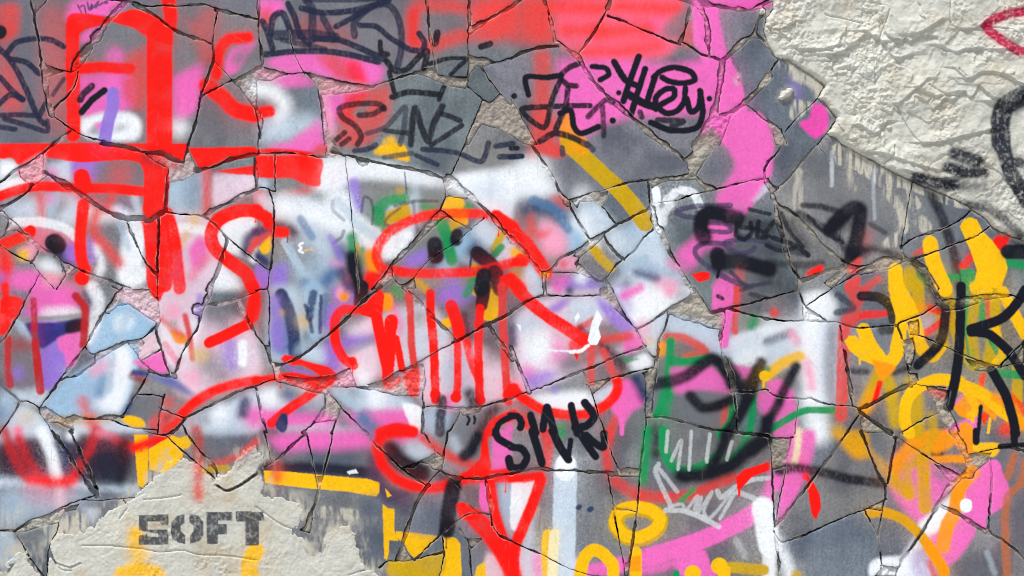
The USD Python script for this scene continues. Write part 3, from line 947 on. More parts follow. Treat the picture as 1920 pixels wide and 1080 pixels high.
3 R f 12 1 935,-5 965,60 950,200 880,230 780,200 750,180 860,80
3 R 72 12 1 740,165 650,165 595,230 590,330 605,430 660,530 730,580
3 R 70 12 1 725,550
1 V f 70 1 620,370 860,310 890,420 700,490 630,440
1 lp f 60 1 680,270 900,190 900,340 700,350
1 s f 60 .8 660,260 760,190 860,200 720,300
1 lp f 60 1 640,560 720,470 900,420 940,640 840,720 760,730
1 w f 60 1 920,200 1300,120 1470,420 1240,540 960,690
2 P f 50 1 1000,100 1060,150 1100,260 1080,360 1040,220
2 g 110 80 .7 1220,220
2 V 110 90 .6 1400,60
2 sb f 60 .9 1540,120 1660,80 1700,300 1560,380 1500,250
2 V f 60 1 1400,-5 1660,-5 1560,130 1380,100
2 Y f 16 1 1750,-5 1820,50 1810,230 1700,230 1750,80
2 Y f 20 1 1640,-5 1670,-5 1660,60 1620,40
2 Y 80 20 1 1430,265
2 G 60 24 .9 1040,10 1080,50
2 G 60 24 .9 1610,0 1570,50
2 O 96 24 1 980,85 985,130
3 K 95 12 1 1715,-10 1690,130
3 R 86 10 1 895,160 925,320 955,460 985,600 990,700
3 R 100 10 1 1015,245 1012,290
3 R 82 10 1 1010,260 1010,420 1000,560 985,680
3 R 56 10 1 1050,380 1075,500 1095,610
3 rr2 56 14 1 1145,40 1160,200 1165,400 1185,580
3 R 68 12 1 1310,40 1310,200 1330,400 1340,600 1345,840
3 R 84 10 1 1345,800
3 R 92 12 1 1465,130 1505,250 1525,360
3 R 58 12 1 1510,420 1512,600 1510,740 1500,820
3 R 84 8 1 1500,820
3 R 60 14 .95 1580,410 1620,560 1670,700 1680,830
3 R 66 12 1 1680,150 1670,350 1670,560 1680,840
3 R 84 8 1 1678,840
3 rr2 64 14 1 1845,-10 1850,200 1860,400 1870,600 1890,850
3 R 80 14 1 1890,800
1 lp f 60 1 1265,500 1560,390 1860,560 1925,830 1270,870
2 w2 f 90 .9 1400,500 1560,480 1620,850 1480,860 1380,700
2 s f 80 .7 1700,420 1830,400 1840,560 1720,560
2 P 110 80 .8 1440,860
3 K 76 24 .9 1395,840 1385,960 1380,1085
3 K 90 50 .9 1600,790 1630,880
3 K 90 50 .9 1790,900 1740,980 1690,1085
3 R f 14 1 180,540 230,505 400,555 560,600 610,680 530,740 430,700 480,660 360,590 250,575
3 R 54 14 1 -10,695 150,670 300,660 460,720
3 R 90 14 1 460,730 540,700
3 R 72 14 1 470,750 350,840 240,910 115,1015
2 V f 40 .9 190,580 360,610 450,660 300,650
1 w f 60 1 20,760 450,740 520,830 440,930 20,930
2 W 130 80 1 110,820
2 s 110 70 .9 230,790 300,810
2 sb f 80 .7 280,850 500,830 440,940 260,930
1 w f 50 1 540,760 800,740 1100,820 1200,920 800,930 700,880
2 W 130 80 1 900,820
2 sb 130 100 .6 730,780
1 P f 60 1 640,930 1150,910 1180,1020 760,1060
1 P f 60 1 0,900 450,930 620,1000 560,1060 200,1040 60,1040
1 w f 60 .9 570,1050 900,1060 900,1085 560,1085
1 w f 50 .9 200,1040 600,1040 600,1085 200,1085
2 W f 20 1 1090,860 1240,900 1230,1085 1180,1085 1130,960
1 w2 f 60 1 1250,900 1450,900 1440,1085 1250,1085
1 s f 60 .8 1480,960 1700,920 1700,1085 1450,1085
2 bb 120 70 1 800,980 900,1080
3 B f 14 1 190,940 235,950 235,1050 200,1090 145,1030
3 R 84 20 1 930,1085 1050,1050 1180,1075
3 R 76 14 1 1750,1085 1800,1010 1930,950
4 K 46 6 1 1790,1095 1830,1010 1930,957
2 P f 30 1 1840,1085 1925,990 1925,1085
4 K 18 4 1 1585,960 1600,985 1585,1025
4 K 18 4 1 1635,960 1643,985 1638,1015
@2 2
1 lp f 50 1 30,220 200,90 650,65 770,160 940,320 1000,440 800,500 130,780 20,560
1 w f 60 .9 40,230 240,110 340,150 250,300 60,360
2 V f 40 1 250,160 400,80 440,100 330,190
2 V f 40 .9 620,70 720,110 900,240 940,330 830,330 700,220
1 w f 60 1 440,90 700,110 640,260 400,300
1 s f 70 .95 650,250 760,240 880,340 900,400 700,520 560,600 400,660 340,560 480,420
2 V f 60 .9 60,620 350,640 220,740 130,770
2 P f 40 1 840,340 960,350 1000,430 850,490
2 P 150 120 .8 320,470
2 P 110 80 .8 130,600
2 B 60 50 .8 0,300 10,420
2 W f 80 1 90,360 250,320 300,450 220,580 100,560
2 r 54 24 .9 500,300 560,270 610,240
2 r 66 30 .95 660,390 770,375 880,360
2 K 70 40 .9 510,310 580,390
2 K 76 50 .9 680,440 750,500 860,610
3 R 96 14 1 30,-10 140,110 280,220 420,310 550,400
3 R 110 24 .9 480,430 580,410
3 R f 8 1 455,470 510,470 490,555
4 W f 4 1 570,400 600,260 640,160 680,230 650,300 670,370 640,430 590,430
4 W 24 10 1 440,480 520,470 570,430
4 W 14 8 .8 270,465 330,470 440,475
4 W f 5 1 470,220 500,180 512,220 480,262
4 W f 6 1 35,270 70,280 65,330
3 r 62 24 .9 590,450 590,700
3 r 60 24 .9 680,470 730,570 780,690
3 R 74 18 1 790,690 785,780 710,870 580,940 420,950 250,920 120,850 0,760
3 R 110 16 1 10,765
3 rr2 60 20 .9 -10,960 110,970
3 R 50 20 .9 70,1000 120,1040
1 W f 50 1 130,800 540,770 600,830 620,910 380,940 200,880
2 V 60 40 .7 320,770
1 p f 40 1 -5,700 60,690 110,790 -5,830
1 W f 30 1 860,570 1000,490 1050,590 860,640
2 G f 20 .9 820,530 960,530 860,560
2 w f 40 1 590,810 760,720 780,780 700,860 610,850
1 w f 40 1 60,-5 240,-5 240,40 160,80 100,60
1 lp f 40 1 270,-5 650,-5 650,50 270,50
2 B 66 40 .9 430,20
2 P 60 40 .9 350,10
1 W f 24 1 755,-5 1340,-5 1340,60 1180,150 930,300 860,190
2 W 220 100 1 1020,100
2 s f 80 .9 1220,10 1350,0 1340,60 1230,100
2 V f 70 .8 760,-5 860,-5 900,180 860,180
2 P 64 40 .9 840,60 960,-5
2 p 90 60 1 1180,20
1 w f 40 1 950,310 1170,190 1100,400 1080,520 1020,470
2 yt 70 50 .6 1030,400
2 p 110 80 .8 980,300
1 s f 50 .7 1150,330 1660,600 1660,1050 1050,950
1 w2 f 50 1 1180,200 1560,310 1610,560 1480,480 1400,410 1170,340
2 r 60 24 .95 1170,365 1280,370 1400,430 1450,470
2 r 60 24 .9 1440,480 1300,520
2 O 70 36 1 1130,430 1125,480
2 G 62 14 1 1190,400 1180,560 1165,700 1110,900 1090,960
2 G 60 14 1 1190,545 1320,550 1460,530
2 G 60 14 1 1390,570 1280,610 1210,740 1160,950
2 P f 36 1 1190,600 1440,590 1510,600 1640,720 1640,800 1400,770 1230,800
2 s f 60 .8 1230,790 1640,790 1660,1040 1200,960
3 K 95 34 1 1080,720 1200,700 1320,650 1430,570 1500,530 1580,580 1650,720
3 K 84 34 1 1340,810 1420,890 1520,890 1650,840
2 r 62 16 .95 1610,890 1590,1070
2 G 46 20 .9 1660,880 1650,960
2 K 46 30 .8 1640,1000 1620,1080
2 P f 16 1 1510,-5 1660,-5 1640,150 1510,175
2 r 52 18 1 1690,-5 1680,150 1675,330
2 P 70 16 1 1620,170 1590,420
3 K 30 6 .9 1545,60 1580,80
3 k 30 10 .8 1720,15 1800,-5
3 k 34 10 .9 1790,45 1910,80
1 W f 50 1 1620,380 1750,320 1925,220 1925,590 1750,600 1640,560
2 g f 40 .8 1690,180 1925,250 1800,310 1700,330
3 K 84 40 1 1610,560 1690,680 1740,760
3 K 84 40 1 1750,760 1800,690 1840,620
2 P f 30 1 1630,570 1820,610 1780,720
3 G 44 20 .9 1830,630 1920,610
2 G 64 40 .9 1820,230 1800,290
4 Y 84 10 1 1895,660
4 Y 20 6 1 1890,690 1888,750
3 G 54 12 1 1810,790 1800,950 1780,1090
3 K 84 40 .9 1770,800 1700,960
2 P f 40 1 1830,790 1925,780 1925,970 1850,900
4 K 56 5 1 138,950 180,1090
4 K 56 5 1 260,890 230,1060
4 K 56 5 1 265,890 320,1090
4 K 56 5 1 442,880 490,1090
4 K 60 5 1 545,860 615,960 560,1030 470,1050
4 K 52 5 1 -10,955 45,965 70,1010 62,1050
2 P f 30 1 740,900 820,700 930,710 1000,860 900,940 860,1000 830,1040
3 P 30 8 1 820,980 825,1090
3 B 80 56 1 930,680 1000,830
2 s f 80 .6 880,950 1000,900 1000,1080 850,1080
2 r 60 30 .9 770,990 740,1090
2 G 76 40 .9 370,1045
@3 2
1 w f 50 1 -5,260 500,250 560,300 540,860 300,830 210,600 -5,640
2 W f 60 1 240,50 470,40 510,230 290,240
2 W 150 60 1 380,110
2 sb f 60 .7 120,100 240,40 240,130 60,160
2 s f 60 .7 430,300 540,290 520,860 420,820
2 W 170 90 1 330,260 300,450 290,600 340,900 380,1085
2 sb 66 40 .8 -10,400 160,340
3 r 70 30 .95 50,185
2 p 60 40 .9 180,340 210,400
2 p 70 50 .9 290,560 330,740
2 s f 60 .8 30,660 220,570 260,800 100,700
2 Y 80 24 1 -10,660 100,570 240,510
2 P f 24 1 -5,700 100,690 190,800 220,1085 -5,1085
2 P 60 50 .8 160,800
3 K 76 34 1 210,590 130,750 60,900 -10,1010
3 G 52 12 1 -10,1080 150,980 280,920 500,915
1 s f 60 .8 420,900 700,910 600,1085 420,1085
2 y 100 60 .8 520,1070
3 r 92 14 .95 575,300 565,500 555,800 550,960
3 R f 20 .9 560,280 700,180 900,170 900,215 700,240 640,290
3 r f 20 .95 570,-5 770,-5 710,120 650,280 540,250 620,130
3 k 50 20 .85 520,50 640,150 510,185
3 K 74 12 1 700,60 830,70 920,140 940,240
3 K 74 24 .9 860,315 940,305
4 Y 112 8 1 960,-10 1040,120 1090,250 1115,350
4 Y 90 8 1 960,60 1000,200 990,330 960,450
4 Y 100 8 1 715,310 770,430 850,540 900,570 960,500 990,360
4 Y f 10 1 575,400 610,360 660,360 800,500 800,580 700,540 610,470
4 Y 18 5 1 690,520 688,570
3 y 95 20 1 1120,-10 1130,140
3 O 80 40 .7 1110,150 1200,160
4 Y 95 12 1 1120,380 1160,460 1230,510 1290,440
4 O f 20 1 780,540 960,590 880,680 840,680
3 y 100 40 1 850,620 780,760 720,900
3 y 100 40 1 850,620 920,750 960,1010
3 O 90 60 .8 800,800 730,890
3 R 40 14 1 840,710 800,850
3 y 100 24 1 1330,-10 1390,250 1480,480 1540,570
3 y 80 20 .9 1290,180 1320,420
3 y 95 20 1 1690,-10 1700,300 1650,570
4 Y 84 10 1 1760,30 1850,200 1930,350
4 Y 100 14 1 1560,-5 1640,30
4 Y 88 8 1 1430,700 1340,690 1250,690 1120,750 1040,850 1025,990 1060,1090
4 O f 12 1 1390,900 1480,800 1600,750 1740,920 1700,1000 1600,900 1540,1000 1440,960
4 Y 92 10 1 1420,720 1600,790 1740,910 1890,1010
3 y 90 40 1 1120,800 1130,1090
3 y 84 16 1 1870,600 1870,840
4 Y 24 5 1 1540,940 1535,1000
4 Y 20 5 1 1665,980 1650,1085
3 y 80 40 .8 1050,700
3 y f 40 .9 1330,90 1460,100 1450,160 1340,160
3 G 62 10 1 1480,60 1500,300 1535,570
3 G 64 10 1 1570,40 1640,300 1760,530
3 G 64 12 1 1700,640 1920,655
3 R 54 20 .9 1220,150 1320,190
3 R 54 16 .95 1180,340 1310,250
3 r 34 14 .9 1645,80 1650,230
3 R 46 20 .9 1610,660 1590,760
3 R f 16 .95 1820,770 1925,900 1880,990
3 R f 12 1 1590,950 1690,900 1620,1040
3 P f 24 1 1390,870 1480,780 1440,900
3 P f 20 1 1410,1020 1560,960 1570,1085 1330,1085
2 r f 40 .8 1160,750 1380,770 1360,850 1240,810
2 w f 60 .5 1100,240 1290,180 1260,330 1150,340
5 K 74 8 1 1450,-10 1440,300 1430,500 1400,700 1355,890
5 K 74 14 1 1335,160 1310,350 1260,450 1120,580
3 K 50 30 .85 610,620 740,630
3 K 50 30 .8 950,635 1060,595
5 K 72 6 1 1930,10 1870,110 1750,230 1520,310
5 K 70 6 1 1525,330 1660,350 1800,470 1930,660
5 K 72 8 1 1680,620 1780,800 1840,1000 1855,1090
5 K 30 8 1 1595,890 1575,1090
3 K 90 40 .9 1260,-10 1310,130
2 R 90 50 .9 1830,1000 1780,1060
4 O f 14 1 1440,1020 1500,1010 1560,1085 1440,1085
@0 3
0 dk f 80 1 -5,60 250,40 1000,60 970,380 600,460 -5,340
1 w f 60 1 -5,-5 440,-5 420,50 200,40 -5,80
1 B f 60 1 450,40 540,30 620,200 560,230 480,140
1 W 90 50 1 540,30
2 w 80 50 .9 -10,375 300,390
2 w 70 50 .8 560,400 800,410 1010,435
2 B 90 50 .9 470,120 470,300
2 W 84 40 1 310,-10 380,150 425,340
2 rd 76 40 .9 30,-10 100,180 200,350
2 P2 70 50 .9 130,-10 140,60
2 rd 70 40 .9 140,60 210,220 310,360
2 rd 74 40 .9 720,-10 650,180 560,310
3 R 80 50 .9 540,365 420,375 240,360
2 rp 60 40 .8 740,0 860,40
2 rd 60 40 .8 860,60 1010,120
1 w2 f 90 .8 -5,420 600,430 720,480 200,670 -5,720
2 N f 90 .6 -5,600 200,560 100,740 -5,740
2 rp 180 150 .5 300,430 420,430
2 pk 70 50 .8 450,420 450,570
1 s f 40 .9 880,60 1010,60 1060,420 940,390
2 K f 40 .8 880,80 970,70 930,400 870,380
3 Y f 8 1 1005,20 1110,20 1112,200 1112,370 1070,420 1035,400
3 R 80 40 1 1020,115 1110,85 1230,50
3 Y f 10 1 1115,130 1290,30 1390,60 1370,190 1310,260 1220,310 1120,285
3 Y 95 14 1 1390,80
1 sb f 90 .5 1420,20 1925,0 1900,200 1620,260 1500,140
2 rd 76 40 .8 1480,-10 1490,200
3 r 70 50 .9 1490,250 1490,480
2 r 54 30 .8 1600,250 1780,180 1930,70
2 y 50 16 .9 1520,290 1700,270
2 pb f 60 .6 1150,-5 1460,-5 1450,50 1200,30
3 Y 110 50 1 1020,760 1010,830
3 Y 130 90 1 1040,930
3 Y f 30 1 840,1085 900,1010 1040,980 1180,1000 1240,1085
3 Y 130 26 1 1880,1090 1870,1000 1920,890
1 w f 30 .6 -5,750 90,760 130,930 -5,1020
2 N f 40 .7 110,740 440,600 430,760 360,860 300,720
2 s f 20 .9 150,790 300,720 340,800 315,970 270,970
2 N f 40 .9 480,640 600,600 700,690 560,770 400,790
1 w f 40 .7 600,560 740,580 700,690
4 T f 6 .92 1045,625 1270,620 1266,702 1212,700 1205,670 1110,672 1112,730 1265,733 1270,845 1042,850 1042,780 1105,765 1110,785 1188,788 1190,765 1045,738
4 T f 6 .92 1390,615 1330,630 1290,680 1283,760 1300,810 1350,835 1392,840 1392,780 1362,745 1362,705 1390,680
4 T f 6 .92 1425,615 1490,625 1530,680 1530,770 1500,820 1430,840 1428,780 1458,740 1456,705 1425,680
4 T f 6 .92 1550,600 1745,600 1742,665 1642,665 1642,690 1705,690 1705,770 1640,770 1635,842 1555,842
4 T f 6 .92 1770,595 1975,600 1985,662 1945,670 1942,850 1845,852 1840,672 1775,672
4 K 22 6 .9 1630,400 1700,435 1800,395 1930,305
@1 3
1 P f 60 1 80,40 350,-5 850,-5 870,110 600,150 400,140 200,160
1 sb f 80 .6 150,150 850,130 860,280 100,260
2 dk 95 40 1 60,275 400,270 700,290 880,310
2 dp f 60 1 840,140 930,180 1000,400 1150,440 1050,560 960,540 850,360
2 Y f 8 1 60,290 250,300 500,325 850,355 930,385 930,450 905,487 700,450 400,425 70,385
3 rO 80 50 .8 160,340
2 r 80 60 .7 150,250 150,300
2 W f 10 .9 680,300 750,280 770,310 700,320
2 N 90 24 .8 500,600 730,620
2 N 60 50 .5 1000,660 740,670
2 N 50 30 .5 130,430 130,480
2 sb f 80 .6 780,500 960,500 960,960 800,900
3 Y f 10 1 950,540 990,570 1040,580 1042,740 1070,820 1000,810 1000,900 985,960 965,950
3 Y f 6 1 970,420 1020,480 985,492
2 dp f 60 .8 1050,460 1200,450 1150,700 1060,600
2 Y f 10 1 1050,745 1240,765 1380,785 1200,960 1140,900 1110,830 1060,800
2 Y f 10 1 1395,785 1500,795 1535,840 1545,1085 1375,1085 1410,900
2 y f 24 1 990,965 1180,965 1410,900 1380,1085 1010,1085
3 R 84 30 1 1180,0 1000,15 925,60 915,140 960,260 1050,350 1180,405 1330,420 1490,385
3 rr2 72 40 .9 1260,50 1400,150 1540,220 1690,270
3 R f 16 1 1740,-5 1755,180 1765,270 1700,345 1560,330 1680,200 1690,50
3 R 60 20 1 1560,330 1750,315 1930,295
3 R 64 20 .9 1500,370 1680,350 1930,350
1 P f 50 1 1000,40 1200,10 1250,40 1100,90
2 K 135 44 1 1000,130 1080,220 1250,310
1 w f 60 .9 1100,80 1250,60 1350,150 1200,220 1140,180
1 s f 60 .9 1400,-5 1700,-5 1680,260 1400,180
1 w 70 50 .7 1480,60 1510,140
2 P f 30 1 1770,10 1900,-5 1925,180 1880,290 1780,290
4 K 56 5 1 1795,-10 1820,50 1930,115
4 K 60 5 1 1895,200 1910,260 1930,275
3 K 90 36 1 1660,40 1610,140 1560,180
2 sb f 90 .7 1290,480 1430,560 1380,760 1180,740
3 K 120 24 1 1480,400 1450,560 1430,740
3 R f 16 1 1500,545 1560,530 1690,620 1640,660 1530,645
3 R 135 24 1 1640,640 1750,760 1830,870 1900,1000 1930,1085
3 R 74 20 1 1760,390 1790,600 1850,780 1890,900
2 P f 16 1 1680,370 1740,360 1745,610 1680,550
2 w2 f 50 1 1810,380 1925,390 1925,800 1860,700
2 pk f 30 1 1730,900 1850,950 1880,1085 1700,1085
3 Y f 12 1 1640,1085 1660,1010 1720,975 1730,1085
2 W 46 20 1 1890,880
1 s f 60 .6 1540,800 1700,820 1700,960 1600,1085 1550,1000
2 K 80 50 .8 1380,330 1480,400
@2 3
4 K 56 5 1 -10,112 70,125 112,190 70,262 -10,265
4 K 60 5 1 150,-10 190,120 225,235
4 K 60 5 1 300,-10 360,110 425,210
4 K 40 5 1 420,205 442,60
4 K 56 5 1 502,-5 566,100 628,185
4 K 56 5 1 555,25 620,80 685,115 690,10
3 rr2 76 24 .95 240,-10 270,100 255,250
3 rr2 66 40 .9 735,-10 710,150 725,300
2 G f 30 .9 330,-5 410,-5 375,75
2 pb f 80 .6 10,130 120,120 130,260 20,270
3 w 175 14 1 405,260 395,500 390,800 370,1085
3 W 150 16 1 405,240 400,290
3 R 66 20 1 -10,348 100,345 210,325
2 W f 16 1 -5,375 190,370 100,700 -5,720
2 w f 60 .8 60,700 160,560 170,1085 40,1085
3 R 84 16 1 215,360 150,550 80,720 25,860 10,1090
3 R 80 16 1 -5,950 0,1085
3 B 36 12 1 498,568 508,562
3 B 38 12 1 580,585 595,575
2 N 50 20 .5 190,580 220,860
3 Y 88 8 1 940,560 820,585 772,680 840,770 950,790 1070,730 1110,650 1040,585 940,560
2 y 120 10 1 930,570 820,600 780,690 850,780 960,800 1080,740 1110,650 1030,590 930,570
3 Y 92 8 1 510,1090 540,950 610,885 690,920 755,1000 760,1090
3 Y 92 8 1 930,905 930,1090
3 O f 10 .9 885,930 970,930 970,1050 885,1050
3 Y 86 10 1 272,770 262,900 275,1090
3 cr 76 10 1 320,765 310,900 300,1090
1 lp f 50 1 40,870 230,900 480,940 480,1085 40,1085
2 P f 50 .8 150,900 240,930 230,1085 170,1085
2 P f 30 1 550,1000 700,970 840,940 840,1060 560,1085
2 P 135 18 1 980,950 1200,885 1450,800 1700,680 1850,590
2 P f 24 1 1230,910 1440,890 1490,1000 1540,1085 1280,1085 1240,1000
2 P 70 40 .9 980,1040 1250,980
3 W 165 24 1 1880,570 1905,700 1930,850
3 W f 24 .9 1880,900 1925,800 1925,1085 1880,1085
4 Y 125 8 1 1555,1005
4 Y f 8 1 1500,1030 1640,1010 1640,1085 1560,1085
3 y 84 16 1 1640,1015 1890,1035
4 Y 122 8 1 1358,1060
4 G 52 8 1 1230,1060 1230,1085
2 G 76 20 1 1015,-10 1000,150 978,360
2 K 80 50 .9 1090,-10 1080,160
1 sb f 60 .6 1000,150 1250,250 1300,480 980,460
3 G 74 18 1 1135,-10 1140,110 1170,210 1250,285 1400,270 1540,190
3 G 60 18 .9 1760,20 1720,130 1630,220
3 K 120 50 1 1270,330 1450,320 1640,250 1780,130 1890,60
3 K 86 40 1 1610,20 1560,160 1490,260
2 rr2 82 30 .9 950,480 1150,490 1350,470 1500,400 1650,340
2 rr2 82 40 .8 770,370 900,450 960,480
4 R f 8 1 1680,340 1740,285 1930,225 1930,290 1800,340 1720,430 1690,430
4 R 18 5 1 1705,420 1706,480
3 G 40 14 .9 1265,520 1360,430
3 g2 26 6 .8 1168,-5 1155,150
3 g2 24 6 .8 1195,215 1270,60 1245,280
3 g2 24 6 .8 1345,-5 1328,285
3 g2 28 6 .8 1485,15 1458,225
3 g2 24 6 .7 1650,70 1610,210
3 g2 36 10 .7 1100,240 1080,310 1190,550
3 g2 30 8 .7 1110,280 1240,450
3 g2 38 10 .85 1150,590 1280,590 1420,640 1550,710
3 g2 24 8 .7 1180,560 1270,540 1310,580 1390,480 1370,580 1420,490 1390,610 1500,450 1440,590 1490,640 1660,440
3 g2 26 8 .8 1560,650 1670,460
3 g2 34 8 .8 1540,440 1570,490 1680,410 1800,360 1930,345
3 g2 40 10 .7 1690,450 1820,500
3 g2 50 20 .5 1680,810 1750,930
2 P f 40 .9 1860,480 1925,380 1925,520
@3 3
2 P f 40 1 175,-5 350,-5 340,180 250,420 110,650 70,640
2 cr 50 24 .9 235,-10 215,150 195,240
1 P f 20 1 40,310 110,310 90,430 40,440
1 P f 30 1 -5,280 30,300 40,500 -5,560
3 r 60 24 1 0,260
1 W f 16 1 -5,520 40,690 60,1085 -5,1085
1 P f 20 1 60,45 190,-5 170,50
3 K 76 30 .95 80,290 200,270 400,300 600,350 850,385
2 P2 50 40 .5 250,210
4 R f 5 1 290,320 340,370 390,470 402,570 360,662 330,620 310,500
3 R 60 24 .8 280,330
2 y2 f 50 1 480,-5 740,-5 760,120 880,240 870,350 780,200 640,200
2 O2 f 60 .8 600,100 740,60 740,180 660,180
2 O f 30 1 1020,-5 1420,-5 1360,130 1160,170 1060,90
2 P f 60 1 940,200 1060,120 1200,200 1440,320 1380,400 1230,650 1140,700 1000,560 920,420
3 O 110 30 1 1110,80 1000,200 940,300
3 y2 110 40 1 940,360 1050,450
3 y2 100 30 1 1170,200 1170,420 1180,570
3 O 60 20 1 1250,205 1400,200 1500,205
3 O f 20 1 1330,-5 1530,-5 1545,150 1480,180
2 g3 f 50 .8 1220,240 1360,320 1340,380 1240,330
3 K 34 14 .9 1230,160 1300,160
3 k 46 24 .8 1105,230
3 y2 f 40 .9 1090,110 1200,160 1180,260 1120,200
3 Y f 16 1 1540,80 1740,90 1700,190 1550,150
5 K 54 6 1 1562,-10 1560,70
5 K 54 6 1 1840,-10 1850,90
5 K 40 8 1 1740,110 1930,95
1 pb f 60 .4 1690,180 1925,140 1925,950 1660,760
2 P f 16 1 1520,330 1700,205 1770,320 1820,450 1780,550 1640,650 1640,740 1440,600
3 Ob 60 14 .85 1850,180 1800,330
3 Ob 60 14 .85 1930,230 1900,380 1810,470 1780,600 1780,800 1790,1090
2 P f 30 1 1400,620 1560,740 1350,1010 1200,800 1260,700
3 O 105 16 1 1540,300 1440,420 1400,600 1345,700 1310,860
3 W 90 8 1 1490,545 1490,560
2 W f 40 1 1330,520 1460,420 1460,600 1340,700 1220,760 1120,700
2 W 90 50 .9 1300,600 1180,750 1080,900 1000,1050
3 yo 72 10 1 750,610 880,605 1020,660 1140,770 1220,880
3 O 85 10 1 1200,850 1260,940 1320,1040
3 O 16 4 1 1290,1040 1288,1085
3 O 16 4 1 1320,1040 1318,1085
3 O 16 4 1 1345,1030 1342,1085
2 W f 30 1 760,1085 770,990 850,940 1010,935 1080,900 1220,1085
2 lv f 60 .9 1060,900 1180,880 1280,1085 1100,1085
2 r 44 24 .8 1210,980 1250,1085
3 y 90 30 .9 210,1080
2 W 84 60 .95 80,830 130,960 170,1085
2 sb f 90 .5 90,840 700,650 760,800 300,850
1 dp f 120 .25 1400,900 1650,760 1925,950 1925,1085 1400,1085
@0 1
2 rd 110 40 .9 1110,100 1200,120 1290,140
2 pp f 30 .8 110,190 330,60 330,220 230,330 150,260
2 pp 60 30 .6 420,270 640,400 860,530
2 rd 60 30 .6 600,370 780,480
2 R 50 20 .9 1080,580 1190,540
@1 2
2 R f 30 .95 950,760 970,700 1080,660 1080,720 980,770
2 R f 24 .95 1100,640 1220,590 1220,800 1140,800
2 R f 20 .9 200,650 480,660 590,650 540,740 430,780 250,720
2 p f 40 .7 560,640 700,600 770,740 600,740
@1 0
2 p f 50 .7 0,500 250,550 100,610 0,590
2 pp f 50 .65 480,580 690,620 860,640 700,690 500,690
2 p f 40 .7 480,690 540,700 600,1000 530,1000
@2 0
2 p f 60 .6 1350,0 1500,0 1500,400 1420,400
2 P f 40 .7 1480,480 1580,470 1520,900 1420,1000
2 mp 50 30 .6 1540,980 1720,850
2 mp 60 30 .6 1600,50 1920,30
@1 1
2 Y f 24 1 870,75 940,10 1090,0 1130,40 1150,130 1000,100
3 n 40 10 .9 1250,40 1400,50 1520,70 1690,130 1745,-10
3 n 36 10 .85 1200,85 1360,155
3 k 38 12 .8 960,100 1170,70
4 n 42 8 .9 1800,18 1930,-5
4 n 44 8 .9 1830,95 1930,95
3 n 40 10 .85 740,50 830,40 900,8
2 G 50 30 .8 700,700 720,860
@2 1
4 n 40 8 .9 -10,95 75,92
@3 1
2 N 60 10 .9 640,60 700,200
2 N 40 10 .8 1050,300 1080,480
2 N 50 14 .7 170,520 210,640
2 w 30 12 .5 480,60 480,310
2 w 26 12 .4 790,200 800,560
@3 3
2 w 40 24 .4 1640,900 1700,1060
@2 0
2 P 60 30 .8 1480,20 1490,420
@2 1
4 K 34 8 .9 1690,590 1680,680 1740,715 1800,660 1790,590
4 K 34 8 .9 1850,580 1840,690 1910,700
4 K 30 8 .85 1780,490 1930,525
4 K 34 8 .85 1700,620 1830,640 1930,690
4 k 30 8 .85 1640,960 1760,1060 1930,1040
2 P 250 50 1 1740,-20 1790,100 1800,190 1750,300 1660,420
1 W 170 90 0.75 0,270 200,170
1 w 150 90 0.75 1010,720 910,900 1000,1050
1 W 100 60 0.75 420,560 560,640 620,760
@2 0
2 P 190 30 1 1440,-20 1470,200 1510,420 1590,620 1680,860 1740,1090
1 rr f 70 .7 60,-5 260,-5 320,290 240,330 100,240
1 r f 70 .7 -5,60 120,60 200,330 -5,300
@1 0
1 rr f 70 .75 1620,-5 1925,-5 1925,260 1640,300
@3 1
4 K 36 8 .85 -10,650 60,580 110,690
4 K 36 8 .85 30,700 200,760 300,835
4 K 32 8 .8 100,520 160,650 260,770
4 K 30 8 .8 -10,760 90,800 200,780
3 K 30 8 .8 300,540 420,660 560,740
3 y 90 24 .9 1060,960 1100,1090
3 y 70 24 .9 1700,960 1690,1090
@1 1
1 w 150 70 0.75 200,455 420,490 600,570 760,680 880,770
1 W f 60 0.72 490,110 1000,150 1380,270 1300,310 800,250 700,300 500,340
1 w 120 80 0.75 300,560 480,720 560,900
1 W 110 60 0.75 1500,300 1700,380 1850,420
@2 2
1 W 220 110 0.75 1020,90
1 w 150 90 0.75 1650,460 1770,400 1925,330
1 w 120 50 0.75 1200,260 1400,330 1560,430
@3 2
1 w 170 90 0.75 320,200 315,520
1 W 130 60 0.75 -10,340 200,300
3 y 90 24 1 1010,-10 1030,230
3 y 80 30 .9 1060,800 1090,1090
3 y 70 30 .8 1230,960 1240,1090
3 y 80 20 .9 1560,60 1530,300 1560,580
4 Y 60 10 .95 1700,300 1760,480 1700,570
4 Y 60 12 .9 1480,760 1560,900 1520,960
4 O 70 20 .9 1700,820 1840,900 1900,1040
@3 3
3 y2 80 30 .9 1240,20 1190,140 1090,240
3 y2 70 24 .9 1040,260 1060,480
3 O 70 24 .9 1320,20 1270,130
@0 2
1 W 110 60 0.75 1250,300 1240,520
1 W 120 70 0.75 860,520 860,760
1 W 100 60 0.75 1450,280 1400,460
@1 2
1 W 90 50 0.75 470,-10 440,120
1 W 120 70 0.75 760,600 800,700
1 W 100 60 0.75 1380,520 1400,760
@2 0
2 P f 40 1 1570,900 1700,860 1850,850 1930,980 1930,1095 1600,1095
@2 1
2 P f 40 1 1650,-15 1930,-15 1930,240 1800,270 1680,330 1590,410 1690,210
@0 0
0 pb f 120 .6 -5,-5 1925,-5 1925,1000 -5,1000
1 r f 120 .5 300,60 500,100 500,900 330,900
1 r 120 90 .6 1480,200 1560,420
@2 3
3 K 110 40 1 1915,-80 1890,40 1790,135
@2 2
3 K 88 34 1 1840,620 1785,800 1700,960 1610,1100
